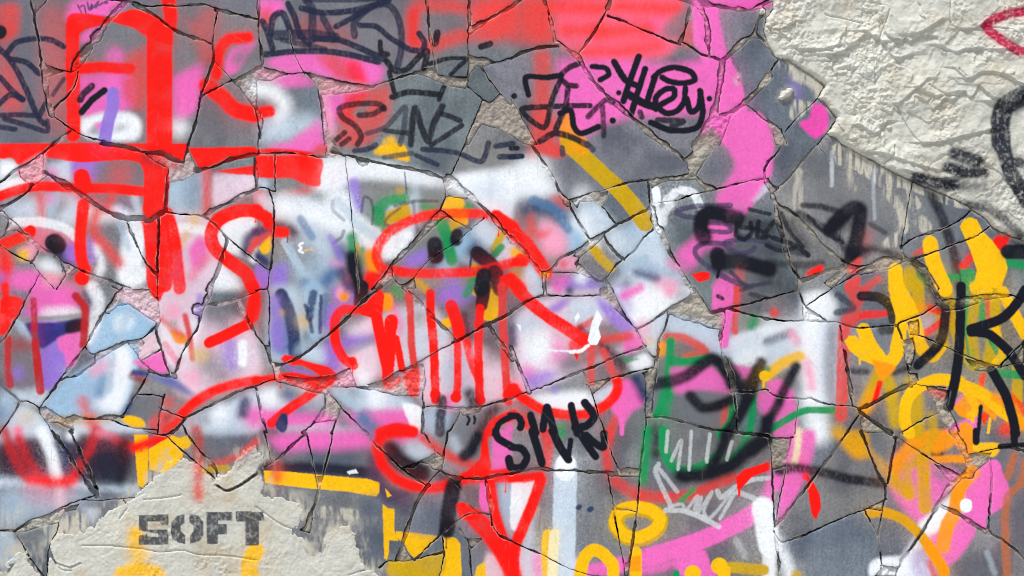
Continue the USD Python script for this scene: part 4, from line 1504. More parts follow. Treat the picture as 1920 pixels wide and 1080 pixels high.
3 K 86 34 1 1600,600 1670,710 1750,770 1820,690 1870,560
2 G 60 14 1 1660,860 1640,1000 1560,1100
@0 3
1 dk f 60 .9 0,90 250,60 420,90 600,60 980,80 960,360 600,430 150,330 0,320
2 dk f 40 .8 640,200 860,150 900,380 700,400
@0 2
2 w2 70 30 .7 840,500 820,760
2 w2 60 30 .6 960,180 900,380
2 rp 50 20 .7 1240,420 1330,560
2 V 50 30 .7 1500,60 1480,200
@0 1
2 w2 60 24 .7 430,380 380,520
2 w2 50 24 .7 900,600 960,780
2 V 60 30 .7 1340,820 1330,1000
2 bl 40 20 .5 1120,640 1080,900
@1 1
2 w2 60 24 .7 250,760 330,980
2 B 80 40 .8 640,960 700,1080
2 bb 60 24 .7 330,560 420,700
2 w2 70 30 .6 620,420 760,600 900,700
2 V 50 24 .7 560,700 640,860
@1 2
2 B 60 20 .9 430,40 400,220
2 bb 50 20 .8 520,60 500,260
2 V 90 40 .8 140,100 160,420
2 bl 60 30 .6 700,480 880,380
2 K 50 30 .7 1560,200 1600,420
2 w2 60 30 .7 600,780 760,900
2 bb 70 40 .7 240,800 330,900
@2 1
2 bb 70 30 .8 160,420 330,500 420,640
2 w2 60 24 .7 840,940 1000,860
2 B 60 40 .7 930,960 1080,1010"""
PLASTER_RIGHT = [(1449,-110),(1449,18),(1436,36),(1432,60),(1440,84),(1455,107),(1477,112),(1507,132),(1547,160),(1540,172),(1532,185),(1545,192),(1570,220),(1567,228),(1550,250),(1570,262),(1578,270),(1615,290),(1645,306),(1680,325),(1715,342),(1752,357),(1790,374),(1815,386),(1822,393),(1850,412),(1865,430),(1915,450),(2030,455),(2030,-110)]
PLASTER_LEFT = [(88,1190),(88,1085),(92,1022),(105,1000),(140,1003),(175,985),(205,955),(240,942),(268,915),(282,900),(302,882),(322,860),(345,862),(367,870),(385,882),(400,898),(425,885),(445,857),(462,838),(480,835),(497,855),(495,930),(530,932),(562,940),(570,955),(565,985),(560,1000),(575,1005),(585,1030),(600,1028),(607,1000),(630,990),(655,985),(668,1000),(675,1040),(685,1065),(705,1070),(720,1085),(720,1190)]
PLASTER_CORNER = [(-110,1078),(0,1072),(20,1045),(38,1030),(52,1034),(60,1055),(74,1080),(80,1190),(-110,1190)]
PAL = {'R': (255,18,2), 'rr': (255,62,55), 'rr2': (228,62,58), 'r': (226,75,72), 'rd': (190,35,40), 'rb': (150,62,68), 'P': (242,108,192), 'P2': (255,105,140), 'pp': (248,160,180),
       'p': (246,165,195), 'rp': (238,120,150), 'pk': (228,196,206), 'lp': (230,208,224), 'mp': (255,70,185), 'W': (244,249,254), 'w': (203,219,234), 'w2': (170,194,214), 'L': (158,195,224),
       'B': (30,52,95), 'b1': (22,28,46), 'bb': (80,120,165), 'BV': (38,42,125), 'bv': (95,108,175), 'bl': (130,140,160), 'K': (18,20,32), 'k': (55,60,74), 'n': (30,36,62), 'u': (70,62,98),
       'V': (150,118,214), 'lv': (190,175,215), 'Y': (252,193,8), 'y': (205,165,15), 'y2': (222,160,20), 'yo': (222,160,18), 'yt': (228,190,120), 'O': (255,152,8), 'O2': (240,165,15), 'Ob': (190,105,60), 'rO': (255,95,10),
       'G': (12,150,88), 'g': (140,140,138), 'g2': (205,210,212), 'g3': (130,120,135), 's': (112,115,121), 'sb': (84,96,115), 'pb': (122,114,122), 'N': (206,201,184), 'M': (190,8,72), 'dk': (30,33,52), 'dp': (72,62,88), 'cr': (246,232,185), 'T': (44,50,64)}
def lin(c):
    c = np.asarray(c, float) / 255.0
    return np.where(c < 0.04045, c / 12.92, ((c + 0.055) / 1.055) ** 2.4)
ALB = 0.9                  # paint reflects a little less than its picture value
PAD = 120; W, H = 1920 + 2 * PAD, 1080 + 2 * PAD
rng = np.random.default_rng(7); random.seed(7)
def grid_noise(cell, seed, cy=None, octaves=1):
    """smooth noise about 0 (roughly -1..1) over the drawing, cell units per lump"""
    out, amp = 0, 1.0
    for o in range(octaves):
        r = np.random.default_rng(seed * 31 + o); cx = max(cell / 2 ** o, 1.01); cyy = max((cy or cell) / 2 ** o, 1.01)
        a = r.uniform(-1, 1, (int(H / cyy) + 5, int(W / cx) + 5)).astype(np.float32)
        ys, xs = np.arange(H, dtype=np.float32) / cyy + 1, np.arange(W, dtype=np.float32) / cx + 1
        t = ndi.spline_filter1d(a, 3, 0) if False else a
        iy, ix = ys.astype(int), xs.astype(int); fy, fx = ys - iy, xs - ix
        fy, fx = fy * fy * (3 - 2 * fy), fx * fx * (3 - 2 * fx)
        rows = t[iy] * (1 - fy)[:, None] + t[iy + 1] * fy[:, None]
        out = out + amp * (rows[:, ix] * (1 - fx) + rows[:, ix + 1] * fx); amp *= 0.5
    return out
def parse(text):
    c = r = 0
    for line in text.strip().splitlines():
        if line[0] == '@': c, r = map(int, line[1:].split()); continue
        yield c, r, line.split()
def pts_of(tokens, c, r):
    return np.array([[float(v) for v in t.split(',')] for t in tokens]) / 4 + [480 * c, 270 * r]
def spline(p):
    if len(p) < 3: return p
    q = np.vstack([2 * p[0] - p[1], p, 2 * p[-1] - p[-2]]); t = np.linspace(0, 1, 12, endpoint=False)[:, None]; out = []
    for a, b, c, d in zip(q, q[1:], q[2:], q[3:]):
        m1, m2 = (c - a) * 0.42, (d - b) * 0.42
        out.append((2*t**3 - 3*t**2 + 1) * b + (t**3 - 2*t**2 + t) * m1 + (-2*t**3 + 3*t**2) * c + (t**3 - t**2) * m2)
    return np.vstack(out + [p[-1:]])
# ---------------------------------------------------------------- paint: every stroke and sprayed patch, in the order it went on
PR = np.zeros((H, W, 3), np.float32); PA = np.zeros((H, W), np.float32)
speck = ndi.gaussian_filter(np.random.default_rng(3).normal(0, 1, (H, W)).astype(np.float32), 0.7) * 2.2
edgej = grid_noise(5, 11) * 0.35 + grid_noise(16, 12) * 0.45
dry = grid_noise(3.5, 13, 7, octaves=2)
dens = np.clip(0.97 + 0.09 * grid_noise(30, 15, octaves=3) + 0.04 * speck, 0, 1).astype(np.float32)
smear = grid_noise(5, 14, 38, octaves=3)
strokes = [(int(t[0]), c, r, t) for c, r, t in parse(PAINT)]
strokes.sort(key=lambda s: s[0])
blended = False
DRIPS = {'R', 'K', 'Y', 'O', 'P', 'G', 'B'}
for layer, c, r, t in strokes:
    if layer >= 2 and not blended:                      # the oldest coats were misted over one another
        PR = np.stack([ndi.gaussian_filter(PR[..., k], 2.6) for k in range(3)], -1); PA = ndi.gaussian_filter(PA, 2.6); blended = True
    col, kind, soft, op = lin(PAL[t[1]]) * ALB, t[2], float(t[3]) / 4, float(t[4])
    soft *= np.interp(soft, [2, 4, 8, 20], [1.0, 1.3, 1.55, 1.7])
    p = pts_of(t[5:], c, r) + PAD
    half = 0 if kind == 'f' else float(kind) / 8
    m = int(half + soft * 1.6 + (30 if soft >= 2.5 and kind != 'f' else 8))
    x0, y0 = np.maximum(np.floor(p.min(0)).astype(int) - m, 0); x1, y1 = np.minimum(np.ceil(p.max(0)).astype(int) + m, [W, H])
    if x1 <= x0 or y1 <= y0: continue
    sl = (slice(y0, y1), slice(x0, x1))
    mask = np.zeros((y1 - y0, x1 - x0), bool)
    if kind == 'f':
        yy, xx = np.mgrid[y0:y1, x0:x1]
        q = np.vstack([spline(np.vstack([p, p[:1]]))]) if soft > 4 else np.vstack([p, p[:1]])
        poly = Polygon(q).buffer(0)
        mask = shapely.contains_xy(poly, xx + 0.5, yy + 0.5)
        d = np.where(mask, -ndi.distance_transform_edt(mask), ndi.distance_transform_edt(~mask)).astype(np.float32)
        d = d + edgej[sl] * (1 + 0.08 * soft)
        if soft > 4: d = ndi.gaussian_filter(d, soft * 0.25)
    else:
        q = spline(p)
        seg = np.linalg.norm(np.diff(q, axis=0), axis=1) if len(q) > 1 else np.zeros(0)
        dense = np.vstack([q[:1]] + [q[i] + (q[i + 1] - q[i]) * np.linspace(0, 1, int(s / 0.7) + 2)[1:, None] for i, s in enumerate(seg)])
        ij = np.clip(np.round(dense - [x0, y0]).astype(int), 0, [x1 - x0 - 1, y1 - y0 - 1])
        ij = ij[(dense[:, 0] > x0 - 2) & (dense[:, 0] < x1 + 1) & (dense[:, 1] > y0 - 2) & (dense[:, 1] < y1 + 1)]
        if len(ij) == 0: continue
        mask[ij[:, 1], ij[:, 0]] = True
        d = ndi.distance_transform_edt(~mask).astype(np.float32) - half + edgej[sl] * (0.6 + 0.06 * soft)
    s = np.clip(0.5 - d / max(soft, 1.2), 0, 1); a = s * s * (3 - 2 * s)
    grain = 4 * a * (1 - a)
    a = a + speck[sl] * grain * (0.06 * min(1, 5 / soft) if soft > 2.5 else 0.05)
    if t[1] == 'N': a = a * np.clip(0.75 + 1.3 * smear[sl], 0, 1)           # brushed-on plaster slurry
    if op < 0.97: a = a - np.clip(dry[sl] - 0.1, 0, 1) * 0.3 * a     # thin ink
    a = np.clip(a, 0, 1) * op
    if soft >= 2.5 and kind != 'f' and half >= 6:        # a little overspray beyond the line's edge
        a = np.maximum(a, op * 0.17 * np.exp(-np.maximum(d, 0) / 12) * np.clip(0.8 + 0.5 * speck[sl], 0, 2) * np.clip((m - 2 - d) / 8, 0, 1))
    if soft >= 3: a = a * dens[sl]
    if kind != 'f' and half >= 6 and layer >= 2:
        drng = np.random.default_rng(int(p[0].sum() * 7) % 99991)
        for e in range(int(len(dense) / 26)):             # stray droplets
            cx, cy = dense[drng.integers(len(dense))] + drng.normal(0, half + 7, 2) - [x0, y0]; ix, iy = int(cx), int(cy)
            if 1 < ix < a.shape[1] - 2 and 1 < iy < a.shape[0] - 2:
                a[iy, ix] = max(a[iy, ix], op * drng.uniform(0.4, 0.9))
                if drng.random() < 0.35: a[iy, ix + 1] = a[iy + 1, ix] = max(a[iy, ix + 1], 0.5 * op)
        if t[1] in DRIPS and drng.random() < 0.22:        # a run of wet paint
            px, py = dense[drng.integers(len(dense))] - [x0, y0]; L = int(drng.uniform(half, half + 26)); ix = int(px)
            for s_ in range(L):
                iy = int(py) + s_; wdt = 1.5 if s_ < L - 4 else 2.2
                if 3 < ix < a.shape[1] - 4 and 0 <= iy < a.shape[0]:
                    prof = np.clip(wdt - np.abs(np.arange(-3, 4) - 0.4 * math.sin(s_ * 0.15)), 0, 1); a[iy, ix - 3:ix + 4] = np.maximum(a[iy, ix - 3:ix + 4], prof * 0.95)
    PR[sl] = PR[sl] * (1 - a[..., None]) + col.astype(np.float32) * a[..., None]
    PA[sl] = PA[sl] * (1 - a) + a
# scratches and rubbed streaks through the paint
wear = np.clip(grid_noise(3, 41, 26, 2) * 0.9 - 0.75, 0, 1) * np.clip(grid_noise(110, 42), 0, 1) * 1.2
wear = np.maximum(wear, np.clip(grid_noise(3.2, 43, octaves=1) - 0.86, 0, 1) * 3 * np.clip(grid_noise(60, 44) + 0.1, 0, 1))
srng = np.random.default_rng(77)
for k in range(110):
    x, y, L, an = srng.uniform(0, W), srng.uniform(0, H), srng.uniform(15, 90), srng.normal(0.4, 0.5)
    tt = np.linspace(0, 1, int(L * 1.5)); xi = np.round(x + tt * L * math.cos(an) + 2 * np.sin(tt * 3)).astype(int); yi = np.round(y + tt * L * math.sin(an)).astype(int)
    ok = (xi >= 0) & (xi < W) & (yi >= 0) & (yi < H); wear[yi[ok], xi[ok]] = np.maximum(wear[yi[ok], xi[ok]], srng.uniform(0.1, 0.4))
keep = np.clip(1 - wear, 0, 1).astype(np.float32)
PR *= keep[..., None]; PA *= keep
tone = (1 + 0.05 * grid_noise(140, 51, octaves=2) + 0.05 * grid_noise(3, 52, octaves=1) + 0.05 * speck + 0.05 * np.minimum(grid_noise(16, 53, 240, 3), 0)).astype(np.float32)
# ---------------------------------------------------------------- the broken stone slabs
domain = box(-14, -14, 1934, 1094)
gaps, deep = [], []
for c, r, t in parse(CRACKS):
    p = pts_of(t[1:], c, r)
    if t[0] == 'p': gaps.append(Polygon(p).buffer(0).buffer(0.8)); continue
    is_deep = t[0][0] == 'd'; w = float(t[0].lstrip('d')) / 8 * (1.0 if is_deep else 0.84)
    q = spline(p)
    for end, step in ((0, 1), (-1, -2)):                 # joints that leave the picture run on
        e = q[end]
        if not (4 < e[0] < 1916 and 4 < e[1] < 1076):
            d = e - q[step]; d = d / max(np.linalg.norm(d), 1e-6); ext = e + d * 45
            q = np.vstack([ext, q]) if end == 0 else np.vstack([q, ext])
    L = LineString(q)
    n = max(int(L.length / 8), 2); rr = np.random.default_rng(int(abs(p[0, 0]) * 7 + abs(p[0, 1]) * 13) % 99991)
    ws = w * (1 + 0.75 * ndi.gaussian_filter1d(rr.uniform(-1, 1, n + 1), 0.8, mode='nearest') + 0.15 * rr.uniform(-1, 1, n + 1))
    at = [L.interpolate(k / n, normalized=True) for k in range(n + 1)]
    cs = [a.buffer(max(x, 0.35), 4) for a, x in zip(at, ws)]
    hulls = [a.union(b).convex_hull for a, b in zip(cs, cs[1:])]; gaps += hulls
    if is_deep: deep += hulls
dabs = [Polygon(p) for p in ([(1458,186),(1464,172),(1476,164),(1489,168),(1484,180),(1470,189)], [(1424,16),(1430,12),(1437,18),(1434,27),(1425,26)], [(1380,146),(1386,142),(1389,150),(1383,153)])]
pl_right, pl_left, pl_corner = unary_union([Polygon(PLASTER_RIGHT)] + dabs), Polygon(PLASTER_LEFT), Polygon(PLASTER_CORNER)
hidden = unary_union([pl_right.buffer(1), pl_left.buffer(-14), pl_corner.buffer(-14)])
rest = domain.difference(unary_union(gaps)).difference(hidden)
tiles = []
nz1, nz2 = grid_noise(7, 61), grid_noise(2.6, 62)
nz3, nz4 = grid_noise(7, 63), grid_noise(2.6, 64)
def sample(a, x, y):
    return ndi.map_coordinates(a, [np.asarray(y) + PAD, np.asarray(x) + PAD], order=1, mode='nearest')
for g in sorted(rest.geoms, key=lambda g: -g.area):
    g = Polygon(g.exterior).buffer(-0.5).buffer(0.5)
    for part in getattr(g, 'geoms', [g]):
        if part.area < 70: continue
        ring = shapely.segmentize(part.exterior, 1.9).simplify(0.15)
        ring = np.array(shapely.segmentize(ring, 2.0).coords)[:-1]
        x, y = ring[:, 0], ring[:, 1]
        q = ring + np.stack([sample(nz1, x, y) * 1.0 + sample(nz2, x, y) * 0.55, sample(nz3, x, y) * 1.0 + sample(nz4, x, y) * 0.55], 1)
        pq = Polygon(q)
        if not pq.is_valid: pq = pq.buffer(0)
        if pq.geom_type != 'Polygon': pq = max(pq.geoms, key=lambda a: a.area)
        if pq.area > 60: tiles.append(pq)
# raster of what is slab
slab = np.zeros((H, W), bool); tid = np.full((H, W), -1, np.int32)
for k, g in enumerate(tiles):
    a, b, c_, d_ = g.bounds
    x0, x1, y0, y1 = int(a) + PAD - 2, int(c_) + PAD + 3, int(b) + PAD - 2, int(d_) + PAD + 3
    yy, xx = np.mgrid[y0:y1, x0:x1]
    shapely.prepare(g); mk = shapely.contains_xy(g, xx - PAD, yy - PAD)
    tid[y0:y1, x0:x1][mk] = k
slab = tid >= 0
din = ndi.distance_transform_edt(slab).astype(np.float32); dout = ndi.distance_transform_edt(~slab).astype(np.float32)
MM = 0.001
# mortar level: nearly flush in the wide joints, deep and open in the narrow ones, a gap left under the upper slab's edge here and there
halfw = ndi.maximum_filter(np.where(slab, 0, dout), 9)
wide = np.clip((halfw - 2.2) / 3.5, 0, 1)
deepm = unary_union(deep).buffer(1); shapely.prepare(deepm); yy, xx = np.mgrid[0:H, 0:W]
fav = np.clip(grid_noise(45, 77) * 1.5 + 0.75, 0, 1)                  # here the joint has lost its mortar
wide = np.where(shapely.contains_xy(deepm, xx - PAD, yy - PAD), wide * (1 - fav), wide); wide = ndi.gaussian_filter(wide, 1.6)
still = np.clip(grid_noise(30, 78, octaves=2) * 1.8 + 0.25, 0, 1)     # stretches where a narrow joint still holds its mortar
still = np.where(shapely.contains_xy(deepm, xx - PAD, yy - PAD), 0, still)
mh = -(22 - 17.5 * still) * (1 - wide) - 4.6 * wide + wide * (2.2 * grid_noise(26, 71, octaves=2) + 1.9 * grid_noise(8, 72, octaves=2) + 0.8 * grid_noise(2.6, 73))
gapn = np.clip(grid_noise(38, 74, octaves=2) * 1.6 + 0.15, 0, 1)
below = ndi.shift(slab.astype(np.float32), (3, 0), order=1)            # a slab just above this spot
mh -= 15 * wide * gapn * np.exp(-(dout / 2.0) ** 2) * (0.35 + 0.65 * below)
pits = np.clip(grid_noise(6, 75) * grid_noise(14, 76) - 0.3, 0, 1)
mh = np.minimum(mh - 8 * pits * wide, -0.6)
# slab faces: own tilt and level, a worn arris, riven face
relief = 0.16 * grid_noise(30, 81, octaves=3) + 0.05 * grid_noise(3, 82) + 0.05 * grid_noise(3, 83, 16)
# ---------------------------------------------------------------- plaster relief
def plaster_field(poly, thick, jag, streak, seed):
    yy, xx = np.mgrid[0:H, 0:W]
    mk = np.zeros((H, W), bool)
    shapely.prepare(poly); a, b, c_, d_ = poly.bounds
    x0, x1, y0, y1 = max(int(a) + PAD - 2, 0), min(int(c_) + PAD + 2, W), max(int(b) + PAD - 2, 0), min(int(d_) + PAD + 2, H)
    mk[y0:y1, x0:x1] = shapely.contains_xy(poly, xx[y0:y1, x0:x1] - PAD, yy[y0:y1, x0:x1] - PAD)
    d = np.where(mk, ndi.distance_transform_edt(mk), -ndi.distance_transform_edt(~mk)).astype(np.float32)
    return d + jag * grid_noise(9, seed, octaves=2) + streak * grid_noise(6, seed + 1, 30, 3)
dR = plaster_field(pl_right, 7, 2.2, 0, 91)
dL = np.maximum(plaster_field(pl_left, 2, 4.5, 2.5, 94), plaster_field(pl_corner, 2, 4.5, 2.5, 97))
def line_dist(p):
    m = np.zeros((H, W), bool); q = spline(np.array(p, float)); dense = np.vstack([q[i] + (q[i + 1] - q[i]) * np.linspace(0, 1, int(np.linalg.norm(q[i + 1] - q[i]) / 0.7) + 2)[:, None] for i in range(len(q) - 1)]) + PAD
    ij = np.round(dense).astype(int); ok = (ij >= 0).all(1) & (ij[:, 0] < W) & (ij[:, 1] < H); ij = ij[ok]; m[ij[:, 1], ij[:, 0]] = True
    dist, (iy, ix) = ndi.distance_transform_edt(~m, return_indices=True)
    return dist.astype(np.float32), (np.arange(H)[:, None] - iy).astype(np.float32)
# trowelled sweeps: tilted plates laid one over another, each ending in a lip
prng = np.random.default_rng(19); warpx, warpy = grid_noise(30, 101, octaves=3) * 13, grid_noise(30, 102, octaves=3) * 13
yy, xx = np.mgrid[0:H, 0:W].astype(np.float32)
hR = 1.6 * grid_noise(120, 103, octaves=2)
for k in range(95):
    cx, cy = prng.uniform(1420, 2040) + PAD, prng.uniform(-110, 470) + PAD
    a, b, th = prng.uniform(28, 105), prng.uniform(16, 46), prng.normal(0.45, 0.9)
    u, v = xx + warpx - cx, yy + warpy - cy
    p, q = u * math.cos(th) + v * math.sin(th), -u * math.sin(th) + v * math.cos(th)
    rr = np.hypot(p / a, q / b)
    inside = np.clip((1 - rr) * min(a, b) / np.where(v > -0.2 * b, 1.3, 14.0), 0, 1)
    plate = hR[int(np.clip(cy, 0, H - 1)), int(np.clip(cx, 0, W - 1))] + prng.uniform(0.0, 2.6) + p / a * prng.uniform(-2.6, 2.6) + q / b * prng.uniform(-3.2, 3.2)
    hR = hR * (1 - inside) + (0.8 * plate + 0.2 * hR) * inside
    hR += np.exp(-((rr - 1) * min(a, b) / 2.6) ** 2) * prng.uniform(0.2, 1.6) * np.clip(grid_noise(34, 200 + k) + 0.25, 0, 1)
crumb = np.clip(grid_noise(70, 104, octaves=2) * 2 - 0.1, 0, 1)
rough = np.abs(grid_noise(14, 105, octaves=4)); hR += crumb * (2.6 * (0.5 - rough) + 1.1 * grid_noise(6, 108, octaves=2)) + 0.22 * grid_noise(5, 106, octaves=2) + 0.16 * grid_noise(2.4, 107)
hR += 2.2 * (0.45 - np.abs(grid_noise(48, 110, octaves=3))) + np.clip(grid_noise(40, 111, octaves=2) - 0.1, 0, 1) * (1.3 * grid_noise(5.5, 112, octaves=2))
hR = hR * 1.5 + 2.0 * np.clip(grid_noise(24, 109, octaves=3), -0.2, 1)
RIDGES = [(2.6, [(1495,92),(1540,93),(1568,85)]), (3.4, [(1556,104),(1580,95),(1615,68)]), (2.6, [(1622,60),(1655,80)]), (2.4, [(1657,82),(1675,108),(1705,103)]), (3.2, [(1680,195),(1720,162),(1735,148)]),
          (3.0, [(1725,268),(1765,265),(1802,255),(1855,243)]), (2.4, [(1720,165),(1750,180),(1790,172)]), (3.2, [(1815,148),(1840,135),(1878,140),(1915,160)]), (2.4, [(1787,128),(1808,148)]), (3.4, [(1800,55),(1825,53),(1845,40)]),
          (2.4, [(1755,86),(1790,98),(1810,92),(1880,94)]), (3.0, [(1560,104),(1558,125),(1565,140)]), (3.0, [(1700,66),(1725,60),(1760,38)]), (2.5, [(1440,50),(1460,55),(1490,40)]), (2.5, [(1585,290),(1640,285),(1690,300),(1760,320)]),
          (2.6, [(1700,320),(1750,335),(1800,330)]), (2.4, [(1840,300),(1880,330),(1915,380)]), (3, [(1610,235),(1640,250),(1660,228)]), (2.6, [(1850,190),(1900,200),(1930,190)])]
GROOVES_R = [[(1645,78),(1657,48),(1665,20)], [(1680,200),(1695,230),(1715,260),(1725,268)], [(1782,-20),(1780,45),(1800,55)], [(1835,50),(1860,53),(1893,57)], [(1535,0),(1545,28),(1575,35),(1612,45)], [(1637,120),(1640,160)], [(1740,160),(1770,178),(1800,180)], [(1658,306),(1675,290),(1676,273)], [(1795,130),(1808,146)]]
for amp, p in RIDGES:
    d, up = line_dist(p)
    amp *= 1.7
    hR += amp * (1 + 0.4 * grid_noise(9, 121)) * np.where(up < 0, np.exp(-d / 15), np.exp(-(d / 1.6) ** 2)) - np.where(up > 0, 0.5 * amp * np.exp(-d / 9), 0)
for p in GROOVES_R:
    d, _ = line_dist(p); hR -= 4.5 * np.exp(-((d + 0.5 * grid_noise(5, 122)) / 1.3) ** 2)
hR = 7.0 + hR
fall = np.clip(dR / 9, 0, 1); hR = np.where(dR < 0, -20, hR * (1 - (1 - fall) ** 2) + 0.2 - 7 * (1 - np.clip(dR / 3, 0, 1)) * 0.2)
GROOVES_L = [[(155,1023),(207,1023),(235,1026),(265,1029),(300,1035),(342,1032),(372,1040),(425,1042),(480,1050)], [(232,938),(240,950),(230,965),(225,972)], [(90,1022),(110,1065),(135,1070)], [(480,950),(500,965),(530,985),(562,996)], [(270,937),(320,932),(340,928)], [(655,1078),(680,1070),(694,1067)]]
hL = 2.1 + np.clip(grid_noise(45, 138, octaves=2), 0, 1) * 1.2 * grid_noise(5, 139, octaves=2) + 1.0 * grid_noise(70, 131, octaves=3) + 0.65 * grid_noise(18, 132, octaves=3) + 0.34 * grid_noise(4.5, 133, octaves=2) + 0.16 * grid_noise(3, 134, 30) - 0.7 * np.abs(grid_noise(26, 136, octaves=3)) * np.clip(grid_noise(80, 137) + 0.3, 0, 1)
for p in GROOVES_L:
    d, _ = line_dist(p); hL -= 4.0 * np.exp(-((d + 0.5 * grid_noise(5, 135)) / 1.25) ** 2)
for p, e in (([(405,908),(425,919),(450,909),(478,890)], 7.0), ([(92,1020),(100,1050),(130,1062),(150,1055)], 3.0)):
    d, up = line_dist(p); hL += np.where(up < 0, 2.2, -e) * np.exp(-(d / 2.6) ** 2)
deepj = np.where((din < 1) & (dL < 16), np.exp(-((dL - 4) / 8) ** 2), 0); hL -= 2.4 * ndi.gaussian_filter(deepj, 1.3)
hL = np.where(dL < 0, -20, hL * np.clip(dL / 4.5, 0.12, 1) - 0.25)

# ---------------------------------------------------------------- materials
def paint_mat(name, bump_scale, bump_strength, rough, bump2):
    return usdkit.material(stage, '/World/Looks/' + name, {
        'col': ('attribute', {'attribute': 'paint'}), 'geo': ('geometry', {}),
        'n1': ('noise_texture', {'scale': bump_scale, 'detail': 6.0, 'roughness': 0.65}), 'n2': ('noise_texture', {'scale': bump2, 'detail': 3.0, 'roughness': 0.6}),
        'rr': ('rgb_ramp', {'ramp': [(0.3, (rough - 0.1,) * 3), (0.7, (rough + 0.12,) * 3)]}),
        'add': ('math', {'math_type': 'add'}), 'b': ('bump', {'strength': bump_strength, 'distance': 0.0012}),
        'p': ('principled_bsdf', {'specular_ior_level': 0.14})},
        [('geo.position', 'n1.vector'), ('geo.position', 'n2.vector'), ('n1.fac', 'add.value1'), ('n2.fac', 'add.value2'), ('add.value', 'b.height'), ('b.normal', 'p.normal'),
         ('n2.fac', 'rr.fac'), ('rr.color', 'p.roughness'), ('col.color', 'p.base_color')], surface='p.BSDF')
slab_m = paint_mat('painted_slate', 520, 0.16, 0.55, 90)
mortar_m = paint_mat('rough_mortar', 260, 0.9, 0.85, 700)
plaster_m = paint_mat('lime_plaster', 200, 0.6, 0.85, 700)

def define(path, v, f, n, col, mat):
    m = UsdGeom.Mesh.Define(stage, path)
    m.CreatePointsAttr(Vt.Vec3fArray.FromNumpy(np.ascontiguousarray(v, np.float32)))
    m.CreateFaceVertexCountsAttr(Vt.IntArray.FromNumpy(np.full(len(f), 3, np.int32)))
    m.CreateFaceVertexIndicesAttr(Vt.IntArray.FromNumpy(np.ascontiguousarray(f, np.int32).ravel()))
    m.CreateSubdivisionSchemeAttr('none')
    m.CreateNormalsAttr(Vt.Vec3fArray.FromNumpy(np.ascontiguousarray(n, np.float32))); m.SetNormalsInterpolation('vertex')
    UsdGeom.PrimvarsAPI(m).CreatePrimvar('paint', Sdf.ValueTypeNames.Color3fArray, 'vertex').Set(Vt.Vec3fArray.FromNumpy(np.ascontiguousarray(np.clip(col, 0.002, 0.88), np.float32)))
    UsdShade.MaterialBindingAPI.Apply(m.GetPrim()).Bind(mat)
    return m
def to_world(x, y, h_mm):
    return np.stack([(x - 960) * S, -h_mm * MM, ZC + (540 - y) * S], -1)
def height_normals(h, x, y):
    gy, gx = np.gradient(h)
    gx, gy = sample(gx, x, y) * MM / S, sample(gy, x, y) * MM / S
    n = np.stack([gx, np.full_like(gx, -1.0), -gy], -1)      # height points to -y; rows run downwards
    n[:, 0] = -(-gx) * 1.0
    n = np.stack([-gx, -np.ones_like(gx), gy], -1)
    return n / np.linalg.norm(n, axis=1, keepdims=True)
def bare(x, y, base, amount):
    """paint over a bare surface of colour base"""
    a = sample(PA, x, y) * amount
    c = np.stack([sample(PR[..., k], x, y) for k in range(3)], -1) * amount[:, None]
    return base * (1 - a)[:, None] + c
wall = UsdGeom.Xform.Define(stage, '/World/mosaic_wall').GetPrim()
wall.SetCustomDataByKey('label', 'wall faced with broken grey stone slabs covered in layers of bright graffiti')
wall.SetCustomDataByKey('category', 'wall'); wall.SetCustomDataByKey('kind', 'thing')

LABELS = {(1010,830): 'grey slab with thick black lettering reading SILK', (1250,200): 'pink slab with black marker lettering hey', (1050,160): 'pink and red slab with black hooked marker lettering',
          (780,250): 'grey slab with dark marker lettering above a yellow smear', (600,60): 'grey and red slab with a dense blue grey scribbled tag', (1400,450): 'grey slab with black spray over pink and thin purple loops',
          (1330,900): 'slab with white scribbled tag crossed by green and black curves', (1050,650): 'slab with white paint chips on a red line over lavender', (1500,350): 'large grey slab with beige plaster smears and a black sprayed hook',
          (870,640): 'slab with tall red strokes and black streak', (1700,640): 'slab with yellow U shaped stroke', (1130,330): 'grey slab crossed by a mustard yellow stripe', (200,200): 'slab with thick red frame around pink and a purple stroke', (1080,1000): 'grey slab with a pale blue column and yellow letters'}
h_spc = 1.5
base_slates = [lin(c) for c in ((112,119,126), (122,125,129), (104,113,124), (126,126,128), (116,117,126), (108,118,122))]
trng = np.random.default_rng(5)
used = {}
def numbered(name):
    k = used.get(name, 0); used[name] = k + 1
    return name if k == 0 else f'{name}_{k:03d}'
misty = np.clip(grid_noise(85, 147, octaves=3) * 1.5 - 0.1, 0, 1)
slabcol = (1 + 0.10 * ndi.gaussian_filter(np.random.default_rng(8).normal(0, 1, (H, W)), 0.6) * 1.9 + 0.13 * grid_noise(45, 141, octaves=4) + 0.11 * grid_noise(2.5, 142, octaves=1) + 0.09 * grid_noise(3, 143, 26)).astype(np.float32)
streaks = 0.6 * grid_noise(7, 146, 26, octaves=3) + 0.5 * grid_noise(24, 148, octaves=3)
edgew = np.clip(grid_noise(13, 144, octaves=2) * 1.3 + 0.1, 0, 1)
hface = relief - 0.7 * np.exp(-(din / 1.2)) - 0.9 * np.exp(-din / 5) * np.clip(grid_noise(20, 145), 0, 1)
TRI = 0
